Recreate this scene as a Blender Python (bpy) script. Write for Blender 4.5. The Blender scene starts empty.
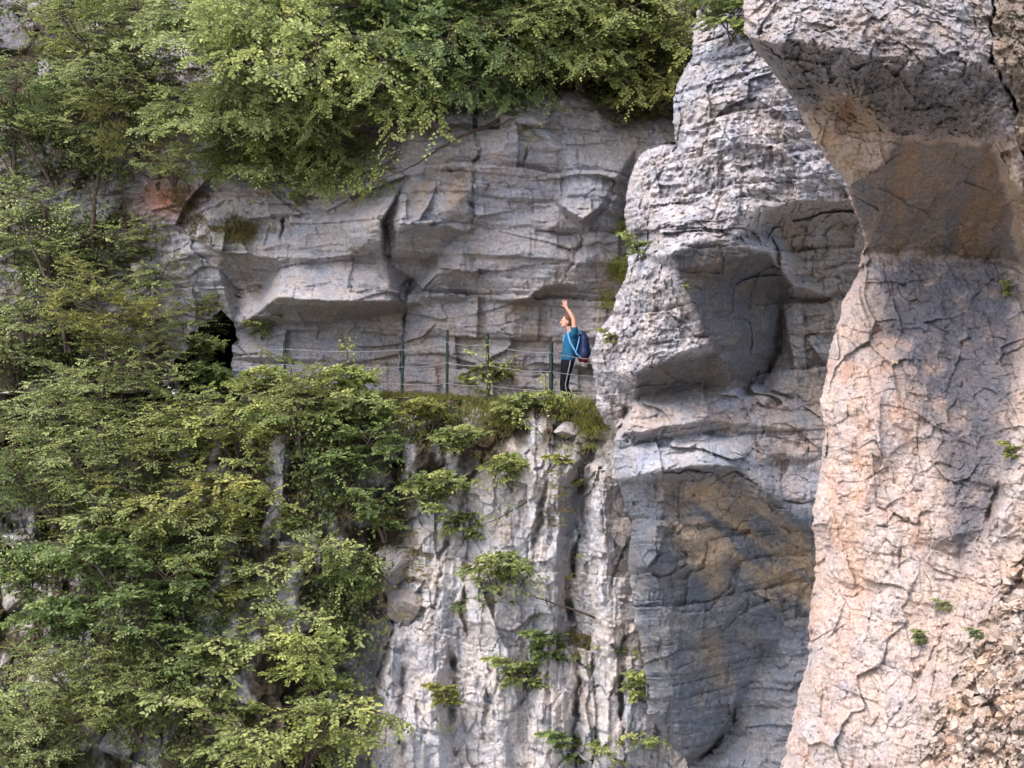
import bpy, bmesh, math, random
import numpy as np
from mathutils import Vector, Matrix
from mathutils.geometry import delaunay_2d_cdt

rng = np.random.default_rng(7)
random.seed(7)
F = 1400.0      # focal length in pixels of the 1024 px wide frame
HV = 400.0      # eye level
CU = 512.0
scene = bpy.context.scene
COL = scene.collection

def W(u, v, d):
    """point at distance d (metres along +Y) seen at pixel u, v"""
    return Vector((d*(u-CU)/F, d, d*(HV-v)/F))

# ------------------------------------------------------------------ noise
def hsh(ix, iy, seed):
    ix = ix.astype(np.int64); iy = iy.astype(np.int64)
    h = (ix*374761393 + iy*668265263 + seed*2147483647 + 12345) & 0xffffffff
    h = ((h ^ (h >> 13))*1274126177) & 0xffffffff
    h = ((h ^ (h >> 15))*2246822519) & 0xffffffff
    h = h ^ (h >> 16)
    return (h & 0xffffff)/float(0x1000000)

def vnoise(x, y, seed=0):
    ix = np.floor(x); iy = np.floor(y)
    fx = x-ix; fy = y-iy
    sx = fx*fx*(3-2*fx); sy = fy*fy*(3-2*fy)
    a = hsh(ix, iy, seed); b = hsh(ix+1, iy, seed)
    c = hsh(ix, iy+1, seed); d = hsh(ix+1, iy+1, seed)
    return (a*(1-sx)+b*sx)*(1-sy)+(c*(1-sx)+d*sx)*sy*1.0 - 0.5

def fbm(x, y, seed=0, octv=5, gain=0.5):
    s = 0; a = 1.0; t = 0
    for o in range(octv):
        ca, sa = math.cos(o*1.1+.3), math.sin(o*1.1+.3)
        s = s + a*vnoise((x*ca-y*sa)*2**o+o*17.3, (x*sa+y*ca)*2**o+o*9.1, seed+o)
        t += a; a *= gain
    return 2*s/t

def ridged(x, y, seed=0, octv=4):
    s = 0; a = 1.0; t = 0
    for o in range(octv):
        s = s + a*(1-4*np.abs(vnoise(x*2**o+o*7.7, y*2**o+o*3.1, seed+o)))
        t += a; a *= .5
    return s/t

def worley(x, y, seed=0, jit=0.9):
    ix = np.floor(x); iy = np.floor(y)
    f1 = np.full(x.shape, 9.0); f2 = np.full(x.shape, 9.0)
    cid1 = np.zeros(x.shape); cid2 = np.zeros(x.shape); cid3 = np.zeros(x.shape)
    dx1 = np.zeros(x.shape); dy1 = np.zeros(x.shape)
    for i in (-1, 0, 1):
        for j in (-1, 0, 1):
            cx = ix+i; cy = iy+j
            h1 = hsh(cx, cy, seed); h2 = hsh(cx, cy, seed+101)
            dx = x-(cx+.5+(h1-.5)*jit); dy = y-(cy+.5+(h2-.5)*jit)
            d = np.sqrt(dx*dx+dy*dy)
            m = d < f1
            f2 = np.where(m, f1, np.minimum(f2, d))
            f1 = np.where(m, d, f1)
            dx1 = np.where(m, dx, dx1); dy1 = np.where(m, dy, dy1)
            cid1 = np.where(m, hsh(cx, cy, seed+202), cid1)
            cid2 = np.where(m, hsh(cx, cy, seed+303), cid2)
            cid3 = np.where(m, hsh(cx, cy, seed+404), cid3)
    return f1, f2, cid1, cid2, cid3, dx1, dy1

def facets(x, y, size, seed, off=.35, tilt=.8, crack=.35, cw=.06, ax=1.0, ay=1.0):
    """angular broken-rock relief, unit = metres (negative = towards camera)"""
    X = x/(size*ax); Y = y/(size*ay)
    wx = fbm(X*1.7, Y*1.7, seed+50, 3)*.35; wy = fbm(X*1.7+9, Y*1.7+4, seed+60, 3)*.35
    f1, f2, c1, c2, c3, dx, dy = worley(X+wx, Y+wy, seed)
    h = (c1-.5)*off + (c2-.5)*tilt*dx*2 + (c3-.5)*tilt*dy*2
    h = h + crack*np.exp(-((f2-f1)/cw))*(.3+c2)
    return h*size

_T = np.random.default_rng(99).random((7, 64*64*64)).astype(np.float32)
def _ix(a, b, c):
    return ((a & 63) << 12) | ((b & 63) << 6) | (c & 63)

def vnoise3(x, y, z, seed=0):
    T = _T[seed % 7]; o = (seed*37) % 4093
    fx = np.floor(x); fy = np.floor(y); fz = np.floor(z)
    ix = fx.astype(np.int32)+o; iy = fy.astype(np.int32)+o//3; iz = fz.astype(np.int32)+o//7
    fx = (x-fx).astype(np.float32); fy = (y-fy).astype(np.float32); fz = (z-fz).astype(np.float32)
    fx = fx*fx*(3-2*fx); fy = fy*fy*(3-2*fy); fz = fz*fz*(3-2*fz)
    X0 = (ix & 63) << 12; X1 = ((ix+1) & 63) << 12; Y0 = (iy & 63) << 6; Y1 = ((iy+1) & 63) << 6; Z0 = iz & 63; Z1 = (iz+1) & 63
    def lz(a, b):
        ab = a | b; p = T[ab | Z0]; return p+(T[ab | Z1]-p)*fz
    a = lz(X0, Y0); b = lz(X0, Y1); a = a+(b-a)*fy
    c = lz(X1, Y0); d = lz(X1, Y1); c = c+(d-c)*fy
    return a+(c-a)*fx-.5

def fb3(p, f, seed=0, octv=5, gain=.5):
    """fractal noise of world position; f: frequency or (fx, fy, fz)"""
    if not isinstance(f, tuple): f = (f, f, f)
    s = 0; a = 1.; t = 0
    x, y, z = (p[..., i]*f[i] for i in range(3))
    for o in range(octv):
        k = 2.03**o; s = s+a*vnoise3(x*k+o*13.7, y*k+o*7.3, z*k+o*3.9, seed+o); t += a; a *= gain
        x, z = x*.8-z*.6, x*.6+z*.8
        if o == 0 and (f[0] != f[2]): x, z = x*.8+z*.6, -x*.6+z*.8
    return 2*s/t

def facets3(p, size, seed, off=.35, tilt=.8, crack=.35, cw=.06, st=(1, 1, 1), pc=.62):
    """angular broken rock as a function of world position; returns metres away from the viewer"""
    x, y, z = (p[..., i]/(size*st[i]) for i in range(3))
    w = vnoise3(x*1.3, y*1.3, z*1.3, seed)*.35; w2 = vnoise3(x*1.3+9, y*1.3, z*1.3+5, seed+1)*.35
    x = x+w; z = z+w2; y = y+(w-w2)*.5
    fx = np.floor(x); fy = np.floor(y); fz = np.floor(z)
    rx = (x-fx).astype(np.float32); ry = (y-fy).astype(np.float32); rz = (z-fz).astype(np.float32)
    ix = fx.astype(np.int32)+seed*5; iy = fy.astype(np.int32)+seed*3; iz = fz.astype(np.int32)+seed
    f1 = np.full(x.shape, 9., np.float32); f2 = f1.copy(); I1 = np.zeros(x.shape, np.int32); hm = np.full(x.shape, -9., np.float32)
    for i in (-1, 0, 1):
        for j in (-1, 0, 1):
            for k in (-1, 0, 1):
                I = _ix(ix+i, iy+j, iz+k)
                dx = rx-(i+.05+.9*_T[0][I]); dy = ry-(j+.05+.9*_T[1][I]); dz = rz-(k+.05+.9*_T[2][I])
                d = dx*dx+dy*dy+dz*dz
                if off or tilt:
                    hm = np.maximum(hm, (_T[3][I]-.5)*off*1.6+((_T[4][I]-.5)*dx+(_T[5][I]-.5)*dz)*tilt*2.2-.22*d)
                m = d < f1
                f2 = np.where(m, f1, np.minimum(f2, d)); f1 = np.where(m, d, f1)
                I1 = np.where(m, I, I1)
    cx = (I1 >> 12)
    # offsets to the winning centre
    def wrap(a): return (a+32) % 64-32
    dx = wrap(ix-(I1 >> 12))+rx-.05-.9*_T[0][I1]; dy = wrap(iy-((I1 >> 6) & 63))+ry-.05-.9*_T[1][I1]; dz = wrap(iz-(I1 & 63))+rz-.05-.9*_T[2][I1]
    c1 = _T[3][I1]; c2 = _T[4][I1]; c3 = _T[5][I1]
    h = .62*((c1-.5)*off+(c2-.5)*tilt*dx*2+(c3-.5)*tilt*dz*2)-.45*hm if (off or tilt) else 0*f1
    if crack: h = h+crack*.3*np.exp(-((np.sqrt(f2)-np.sqrt(f1))/(cw*.7)))*(_T[6][I1] > pc)*np.clip(w*6+.5, 0, 1)
    return h*size, f1, c1

def blocks3(P, bx, bz, ab, aj, seed, dip=0., wob=.25):
    """bedding and joints: courses of rock of uneven thickness standing proud or set back, split by joints"""
    n1 = fb3(P, .7/bz, seed, 4)*wob; n2 = fb3(P, .7/bx, seed+3, 4)*wob
    t = (P[..., 2]+dip*P[..., 0])/bz+n1+.6*vnoise3(P[..., 2]*.6/bz, P[..., 2]*0, P[..., 2]*0+seed, seed)
    k = np.floor(t)
    h1 = hsh(k, k*0+3, seed)
    x = P[..., 0]/bx+n2+h1*7; j = np.floor(x)
    h2 = hsh(k, j, seed+9); h3 = hsh(k, j, seed+19)
    fx = x-j; ft = t-k
    # faces tilt a little; undersides of the courses cut back
    return (h1-.5)*ab+(h2-.5)*aj+(h3-.5)*aj*(fx-.5)*1.2+ab*.35*np.clip(1-ft/.16, 0, 1)

# --------------------------------------------------------------- macro relief
def macro(lines, u0, v0, u1, v1):
    """lines: polylines of (u, v, depth); creases follow the lines. Returns a depth raster, 1 px step"""
    pts = []; edges = []; dep = []
    def pid(p):
        for i, q in enumerate(pts):
            if abs(q[0]-p[0]) < .6 and abs(q[1]-p[1]) < .6:
                return i
        pts.append((p[0], p[1])); dep.append(p[2]); return len(pts)-1
    for L in lines:
        ids = [pid(p) for p in L]
        edges += [(a, b) for a, b in zip(ids, ids[1:]) if a != b]
    vo, eo, fo, ov, oe, of = delaunay_2d_cdt([Vector(p) for p in pts], edges, [], 0, 1e-4)
    d = np.zeros(len(vo))
    for i, src in enumerate(ov):
        if src:
            d[i] = np.mean([dep[s] for s in src])
        else:   # crossing of creases: nearest
            d[i] = dep[int(np.argmin([(q[0]-vo[i].x)**2+(q[1]-vo[i].y)**2 for q in pts]))]
    H = int(v1-v0)+1; Wd = int(u1-u0)+1
    D = np.full((H, Wd), np.nan)
    for f in fo:
        f = list(f)
        a, b, c = (np.array(vo[i]) for i in f[:3]); da, db, dc = d[f[0]], d[f[1]], d[f[2]]
        x0 = max(int(min(a[0], b[0], c[0])-u0), 0); x1 = min(int(max(a[0], b[0], c[0])-u0)+2, Wd)
        y0 = max(int(min(a[1], b[1], c[1])-v0), 0); y1 = min(int(max(a[1], b[1], c[1])-v0)+2, H)
        if x1 <= x0 or y1 <= y0: continue
        yy, xx = np.mgrid[y0:y1, x0:x1]; xx = xx+u0; yy = yy+v0
        den = (b[1]-c[1])*(a[0]-c[0])+(c[0]-b[0])*(a[1]-c[1])
        if abs(den) < 1e-9: continue
        l1 = ((b[1]-c[1])*(xx-c[0])+(c[0]-b[0])*(yy-c[1]))/den
        l2 = ((c[1]-a[1])*(xx-c[0])+(a[0]-c[0])*(yy-c[1]))/den
        l3 = 1-l1-l2
        m = (l1 >= -1e-3) & (l2 >= -1e-3) & (l3 >= -1e-3)
        sub = D[y0:y1, x0:x1]; sub[m] = (l1*da+l2*db+l3*dc)[m]
    m = np.isnan(D)
    if m.any(): D[m] = np.nanmean(D)
    return D

def sample(D, u0, v0, u, v):
    x = np.clip(u-u0, 0, D.shape[1]-1.001); y = np.clip(v-v0, 0, D.shape[0]-1.001)
    ix = x.astype(int); iy = y.astype(int); fx = x-ix; fy = y-iy
    return (D[iy, ix]*(1-fx)+D[iy, ix+1]*fx)*(1-fy)+(D[iy+1, ix]*(1-fx)+D[iy+1, ix+1]*fx)*fy

def blur(D, n):
    for k in range(n):
        P = np.pad(D, 1, mode='edge')
        D = (P[:-2, 1:-1]+P[2:, 1:-1]+P[1:-1, :-2]+P[1:-1, 2:]+2*P[1:-1, 1:-1])/6
    return D

def segdist(u, v, poly, closed=False):
    best = np.full(u.shape, 1e9)
    P = list(poly)+([poly[0]] if closed else [])
    for (ax, ay), (bx, by) in zip(P, P[1:]):
        vx, vy = bx-ax, by-ay; L = vx*vx+vy*vy+1e-9
        t = np.clip(((u-ax)*vx+(v-ay)*vy)/L, 0, 1)
        best = np.minimum(best, np.hypot(u-ax-t*vx, v-ay-t*vy))
    return best

def inside(u, v, poly):
    r = np.zeros(u.shape, bool)
    for (ax, ay), (bx, by) in zip(poly, poly[1:]+poly[:1]):
        if ay == by: continue
        c = ((ay > v) != (by > v)) & (u < (bx-ax)*(v-ay)/(by-ay)+ax)
        r ^= c
    return r

def smooth01(t):
    t = np.clip(t, 0, 1); return t*t*(3-2*t)

def region(u, v, poly, feather):
    """1 inside the polygon falling to 0 outside over feather px"""
    s = segdist(u, v, poly, True); s = np.where(inside(u, v, poly), s, -s)
    return smooth01(s/feather*.5+.5)

def mesh_np(name, co, quads, col=None, mat=None, parent=None, smooth=True, attr=None):
    me = bpy.data.meshes.new(name)
    n = len(co); q = len(quads); k = quads.shape[1]
    me.vertices.add(n); me.vertices.foreach_set('co', co.astype(np.float32).ravel())
    me.loops.add(q*k); me.loops.foreach_set('vertex_index', quads.astype(np.int32).ravel())
    me.polygons.add(q); me.polygons.foreach_set('loop_start', np.arange(0, q*k, k, dtype=np.int32))
    me.update(calc_edges=True)
    me.polygons.foreach_set('use_smooth', np.full(q, smooth))
    if col is not None:
        a = me.color_attributes.new('tint', 'FLOAT_COLOR', 'POINT')
        c4 = np.ones((n, 4), np.float32); c4[:, :3] = col
        a.data.foreach_set('color', c4.ravel())
    if attr is not None:
        a = me.attributes.new('tone', 'FLOAT', 'POINT'); a.data.foreach_set('value', attr.astype(np.float32))
    if mat: me.materials.append(mat)
    o = bpy.data.objects.new(name, me); COL.objects.link(o)
    if parent: o.parent = parent
    return o

def relief(name, co, keep, col, mat, skirt=None, inner=(0, 0), flare=None):
    """co: H x W x 3 grid, keep: mask of vertices. skirt: list of extra depths for the turned-back edge"""
    H, Wd = keep.shape
    idx = -np.ones(keep.shape, np.int64)
    q = keep[:-1, :-1] & keep[1:, :-1] & keep[:-1, 1:] & keep[1:, 1:]
    used = np.zeros_like(keep)
    used[:-1, :-1] |= q; used[1:, :-1] |= q; used[:-1, 1:] |= q; used[1:, 1:] |= q
    idx[used] = np.arange(used.sum())
    V = co[used]; C = col[used]
    I = np.stack([idx[:-1, :-1][q], idx[1:, :-1][q], idx[1:, 1:][q], idx[:-1, 1:][q]], 1)
    if skirt:
        E = np.concatenate([I[:, [0, 1]], I[:, [1, 2]], I[:, [2, 3]], I[:, [3, 0]]])
        key = np.sort(E, 1); key = key[:, 0]*10**8+key[:, 1]
        un, first, cnt = np.unique(key, return_index=True, return_counts=True)
        B = E[first[cnt == 1]]
        bv = np.unique(B); base = bv.copy(); mapv = -np.ones(len(V)+1, np.int64)
        allV = [V]; allC = [C]; quads = [I]
        prev = mapv.copy(); prev[bv] = bv
        off = len(V)
        P0 = V[bv]
        for s in skirt:
            P = P0.copy(); P[:, 1] += s
            P[:, 0] *= 1+s/25.*1.0; P[:, 2] *= 1+s/25.*1.0      # follow the perspective ray, so the edge stays behind itself
            P[:, 0] += inner[0]*s; P[:, 2] += inner[1]*s
            if flare is not None: P[:, 0] += (P[:, 0]-flare.x)*s*1.3; P[:, 2] += (P[:, 2]-flare.z)*s*1.1
            nz = fbm(P[:, 0]*2+s, P[:, 2]*2, 5, 3)*.12*min(1, s*2)
            P[:, 1] += nz; sc_ = min(1, s*1.5); P[:, 0] += (fb3(P, 2.5, 6, 5)*.14+.14)*sc_*(1 if inner[0] else 0); P[:, 2] += fb3(P, 2.5, 16, 4)*.10*sc_
            cur = mapv.copy(); cur[bv] = off+np.arange(len(bv))
            quads.append(np.stack([B[:, 0]*0+prev[B[:, 0]], cur[B[:, 0]], cur[B[:, 1]], prev[B[:, 1]]], 1)[:, ::-1])
            prev = cur; off += len(bv)
            allV.append(P); c_ = smooth01(fb3(P, 1.8, 8, 5)*1.4+.5)[:, None]; allC.append(C[bv]*(1-.8*sc_)+.8*sc_*(np.array((.34, .33, .34))*c_+np.array((.45, .41, .37))*(1-c_)))
        V = np.concatenate(allV); C = np.concatenate(allC); I = np.concatenate(quads)
    # outward normals towards the camera (-Y)
    I = I[:, ::1]
    o = mesh_np(name, V, I, C, mat)
    o['kind'] = 'structure'
    return o

# ------------------------------------------------------------------ materials
def nmat(name, rough=.9, spec=.2):
    m = bpy.data.materials.new(name); m.use_nodes = True
    nt = m.node_tree; b = nt.nodes['Principled BSDF']
    b.inputs['Roughness'].default_value = rough
    b.inputs['Specular IOR Level'].default_value = spec
    return m, nt, b

def simple(name, col, rough=.8, spec=.3, var=.15, scale=30):
    m, nt, b = nmat(name, rough, spec)
    t = nt.nodes.new('ShaderNodeTexCoord'); n = nt.nodes.new('ShaderNodeTexNoise'); n.inputs['Scale'].default_value = scale
    n.inputs['Detail'].default_value = 4
    r = nt.nodes.new('ShaderNodeMapRange'); r.inputs['To Min'].default_value = 1-var; r.inputs['To Max'].default_value = 1+var
    r.inputs['From Min'].default_value = .3; r.inputs['From Max'].default_value = .7
    x = nt.nodes.new('ShaderNodeMix'); x.data_type = 'RGBA'; x.blend_type = 'MULTIPLY'; x.inputs['Factor'].default_value = 1
    x.inputs['A'].default_value = (*col, 1)
    nt.links.new(t.outputs['Object'], n.inputs['Vector']); nt.links.new(n.outputs['Fac'], r.inputs['Value'])
    nt.links.new(r.outputs['Result'], x.inputs['B']); nt.links.new(x.outputs['Result'], b.inputs['Base Color'])
    return m

def rock_mat(name, s=1.0, pit=.8, tone=(.72, .705, .71)):
    m, nt, b = nmat(name, .95, .12)
    N = nt.nodes.new; L = nt.links.new
    at = N('ShaderNodeAttribute'); at.attribute_name = 'tint'
    tc = N('ShaderNodeTexCoord')
    n1 = N('ShaderNodeTexNoise'); n1.inputs['Scale'].default_value = 15*s; n1.inputs['Detail'].default_value = 9; n1.inputs['Roughness'].default_value = .85
    r1 = N('ShaderNodeMapRange'); r1.inputs['From Min'].default_value = .33; r1.inputs['From Max'].default_value = .67
    r1.inputs['To Min'].default_value = .50; r1.inputs['To Max'].default_value = 1.42
    n2 = N('ShaderNodeTexNoise'); n2.inputs['Scale'].default_value = 2.2*s; n2.inputs['Detail'].default_value = 5
    cr = N('ShaderNodeValToRGB')
    cr.color_ramp.elements[0].position = .35; cr.color_ramp.elements[0].color = (.92, .965, 1.03, 1)
    cr.color_ramp.elements[1].position = .65; cr.color_ramp.elements[1].color = (1.07, 1.0, .93, 1)
    x1 = N('ShaderNodeMix'); x1.data_type = 'RGBA'; x1.blend_type = 'MULTIPLY'; x1.inputs['Factor'].default_value = 1
    x2 = N('ShaderNodeMix'); x2.data_type = 'RGBA'; x2.blend_type = 'MULTIPLY'; x2.inputs['Factor'].default_value = 1
    L(tc.outputs['Object'], n1.inputs['Vector']); L(tc.outputs['Object'], n2.inputs['Vector'])
    L(n1.outputs['Fac'], r1.inputs['Value']); L(n2.outputs['Fac'], cr.inputs['Fac'])
    gn = N('ShaderNodeMix'); gn.data_type = 'RGBA'; gn.blend_type = 'MULTIPLY'; gn.inputs['Factor'].default_value = 1; gn.inputs['B'].default_value = (*tone, 1)
    L(at.outputs['Color'], gn.inputs['A']); L(gn.outputs['Result'], x1.inputs['A']); L(r1.outputs['Result'], x1.inputs['B'])
    L(x1.outputs['Result'], x2.inputs['A']); L(cr.outputs['Color'], x2.inputs['B'])
    L(x2.outputs['Result'], b.inputs['Base Color'])
    n3 = N('ShaderNodeTexNoise'); n3.inputs['Scale'].default_value = 24*s; n3.inputs['Detail'].default_value = 6; n3.inputs['Roughness'].default_value = .7
    L(tc.outputs['Object'], n3.inputs['Vector'])
    bp = N('ShaderNodeBump'); bp.inputs['Strength'].default_value = pit; bp.inputs['Distance'].default_value = .06/s
    L(n3.outputs['Fac'], bp.inputs['Height']); L(bp.outputs['Normal'], b.inputs['Normal'])
    return m

def leaf_mat(name, rampcols):
    m = bpy.data.materials.new(name); m.use_nodes = True; nt = m.node_tree; nt.nodes.clear()
    N = nt.nodes.new; L = nt.links.new
    out = N('ShaderNodeOutputMaterial')
    at = N('ShaderNodeAttribute'); at.attribute_name = 'tone'
    cr = N('ShaderNodeValToRGB')
    els = cr.color_ramp.elements
    while len(els) < len(rampcols): els.new(.5)
    for i, (p, c) in enumerate(rampcols): els[i].position = p; els[i].color = (*c, 1)
    L(at.outputs['Fac'], cr.inputs['Fac'])
    oi = N('ShaderNodeObjectInfo')
    mx = N('ShaderNodeMix'); mx.data_type = 'RGBA'; mx.blend_type = 'MULTIPLY'; mx.inputs['Factor'].default_value = 1
    L(cr.outputs['Color'], mx.inputs['A']); L(oi.outputs['Color'], mx.inputs['B'])
    b = N('ShaderNodeBsdfPrincipled'); b.inputs['Roughness'].default_value = .5; b.inputs['Specular IOR Level'].default_value = .35
    t = N('ShaderNodeBsdfTranslucent')
    L(mx.outputs['Result'], b.inputs['Base Color']); L(mx.outputs['Result'], t.inputs['Color'])
    s = N('ShaderNodeMixShader'); s.inputs['Fac'].default_value = .42
    L(b.outputs[0], s.inputs[1]); L(t.outputs[0], s.inputs[2]); L(s.outputs[0], out.inputs['Surface'])
    return m

M = {}
M['rock'] = rock_mat('limestone', 1.0)
M['rock_near'] = rock_mat('limestone_near', 1.7, .8, (.73, .70, .695))
M['leaf'] = leaf_mat('leaf_green', [(0, (.075, .10, .038)), (.45, (.16, .195, .075)), (.8, (.25, .28, .11)), (.97, (.36, .37, .15)), (1, (.26, .15, .05))])
M['cover'] = leaf_mat('undergrowth', [(0, (.075, .052, .03)), (.2, (.07, .08, .03)), (.55, (.10, .135, .04)), (1, (.20, .23, .07))])
M['grass'] = leaf_mat('grass', [(0, (.13, .085, .045)), (.3, (.20, .16, .06)), (.6, (.23, .26, .06)), (1, (.34, .37, .09))])
M['bark'] = simple('bark', (.075, .055, .045), .9, .1, .4, 12)
M['post'] = simple('green_metal_paint', (.005, .016, .015), .5, .4, .3, 20)
M['wire'] = simple('steel_wire', (.17, .17, .17), .5, .5, .2, 40)
M['dark'] = simple('tunnel_rock_darkened', (.05, .046, .043), .95, .1, .4, 3)  # albedo kept near black to paint in the tunnel's darkness

UP = 1.0
# ------------------------------------------------------------------ upper cliff wall
GREY = np.array((.48, .455, .46)); BLUE = np.array((.30, .315, .36)); TAN = np.array((.47, .36, .26)); PALE = np.array((.60, .57, .57))
ORANGE = np.array((.50, .26, .13)); DARK = np.array((.16, .15, .15)); PINK = np.array((.55, .46, .41)); EARTH = np.array((.085, .068, .048))
MOSS = np.array((.13, .14, .05))

def grid(u0, v0, u1, v1, step):
    def ax(a, b, lo, hi):
        r = list(np.arange(max(a, lo), min(b, hi)+.01, step))
        if a < lo: r = list(np.arange(a, lo-.1, 4.))+r
        if b > hi: r = r+list(np.arange(hi+4., b, 4.))
        return np.array(r)
    uu = ax(u0, u1, -24, 1048); vv = ax(v0, v1, -24, 792)
    V, U = np.meshgrid(vv, uu, indexing='ij'); return U, V

def paint(col, w, c):
    w = w[..., None]; return col*(1-w)+np.asarray(c)*w

def cracks(u, v, d, lst):
    """fractures: ragged line, tapering ends, one side standing proud of the other"""
    wu = fbm(u/11., v/11., 91, 4)*6; wv = fbm(u/11.+5, v/11., 92, 4)*6
    am = np.clip(.55+fbm(u/16., v/16., 94, 3)*1.3, .05, 1.2)
    U_ = u+wu; V_ = v+wv
    for poly, w, dep in lst:
        x0 = min(p[0] for p in poly)-60; x1 = max(p[0] for p in poly)+60; y0 = min(p[1] for p in poly)-60; y1 = max(p[1] for p in poly)+60
        iy = np.where((v[:, 0] > y0) & (v[:, 0] < y1))[0]; ix = np.where((u[0] > x0) & (u[0] < x1))[0]
        if len(iy) == 0 or len(ix) == 0: continue
        sl = (slice(iy[0], iy[-1]+1), slice(ix[0], ix[-1]+1))
        uu, vv, a = U_[sl], V_[sl], am[sl]
        e = np.minimum(np.hypot(uu-poly[0][0], vv-poly[0][1]), np.hypot(uu-poly[-1][0], vv-poly[-1][1]))
        L = sum(math.hypot(b[0]-c[0], b[1]-c[1]) for b, c in zip(poly, poly[1:]))
        tp = np.clip(e/(.22*L), .0, 1)
        s = segdist(uu, vv, poly); ww = .8*w*(.35+.65*tp)*(.5+.6*a)
        h = dep*tp*a*1.0*np.clip(1-s/(ww*1.5), 0, 1)**.8
        # which side: sign from the nearest straight chord
        ax, ay = poly[0]; bx, by = poly[-1]
        side = ((bx-ax)*(vv-ay)-(by-ay)*(uu-ax)) > 0
        h = h+np.where(side, 1, 0)*dep*.10*tp*np.exp(-s/14.)
        d[sl] += h
    return d

def unproj(U, V, D):
    return np.stack([D*(U-CU)/F, D, D*(HV-V)/F], -1)

UPPER = [
 [(-180,-180,33),(150,-180,33),(400,-180,33),(620,-180,32),(840,-180,31)],
 [(-180,0,31),(0,0,30.6),(150,0,30),(300,0,30),(500,0,30),(680,0,29.5),(840,0,29.5)],
 [(-180,180,29.5),(0,180,29.0),(110,180,28.6),(150,110,28.3),(200,125,28.0),(290,120,27.9),(382,110,27.6),(410,125,26.6),(500,112,26.4),(560,112,26.5),(640,140,26.8),(840,140,27)],
 # shelf across the left half
 [(130,215,28.0),(200,205,27.5),(250,213,27.2),(300,225,27.1),(383,222,27.0)],
 # ledge A
 [(150,262,27.9),(205,248,27.1),(222,251,26.7),(282,260,26.7),(298,258,26.6),(328,260,26.6),(357,252,26.5),(382,258,26.6),(390,268,26.9)],
 [(170,290,28.0),(218,268,27.3),(240,286,28.1),(262,288,27.9),(282,265,26.9)],
 [(282,265,26.9),(298,262,26.8),(328,264,26.8),(357,262,26.85),(384,264,26.8)],
 # block B lip and underside
 [(262,288,27.6),(260,310,27.2),(277,297,26.3),(309,298,26.15),(357,302,26.15),(391,300,26.35),(399,303,27.0)],
 [(235,330,27.9),(258,324,27.9),(290,326,27.95),(320,325,27.9),(360,320,27.85),(397,314,27.75)],
 # block C lip
 [(404,182,26.5),(382,222,25.8),(400,224,25.6),(439,221,25.6),(462,231,26.0),(478,229,26.5)],
 [(390,264,27.0),(411,281,27.7),(417,278,27.5),(440,255,26.9),(462,234,26.5)],
 [(383,222,25.8),(390,264,27.0)],
 [(404,182,26.5),(410,125,26.6)],
 # roof to the right of C
 [(440,175,26.1),(455,150,26.1),(470,140,26.2)],
 [(478,229,26.5),(529,213,26.7),(556,198,26.8),(564,150,26.3),(540,122,26.0),(517,123,25.9),(500,150,26.1),(478,185,26.2)],
 # ledge D
 [(417,300,27.3),(425,288,26.9),(439,272,26.4),(458,270,26.35),(474,272,26.5),(478,292,27.0)],
 [(420,303,27.4),(440,304,27.3),(474,297,27.3)],
 # flake E above the walker
 [(480,270,26.7),(500,260,26.5),(530,240,26.4),(548,245,26.4),(570,262,26.5)],
 [(488,300,27.1),(515,299,26.45),(529,299,26.4),(545,284,26.45),(572,286,26.6),(590,295,27)],
 [(515,304,27.0),(531,305,27.1),(547,297,27.2),(575,300,27.2)],
 # block F
 [(564,206,26.0),(572,178,26.2),(590,176,26.2),(601,205,26.1)],
 [(564,206,25.7),(584,217,25.5),(601,205,25.8)],
 [(562,212,26.7),(584,228,26.8),(605,212,26.7)],
 [(548,235,26.5),(553,262,26.4),(575,266,26.5)],
 [(550,240,26.5),(575,240,26.9),(600,250,26.8)],
 [(-180,330,28.7),(0,330,28.0),(110,330,27.6),(175,340,27.4)],
 [(-180,450,27.6),(0,450,27.4),(110,450,27.3),(235,450,27.9),(300,450,27.9),(402,450,27.6),(500,450,27.5),(600,450,27.4),(840,450,27.4)],
 [(228,395,27.8),(300,392,27.7),(402,392,27.5),(500,398,27.3),(600,400,27.3),(840,400,27.3)],
 [(620,220,27.0),(640,300,27.2),(840,260,27.5)],
]
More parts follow.
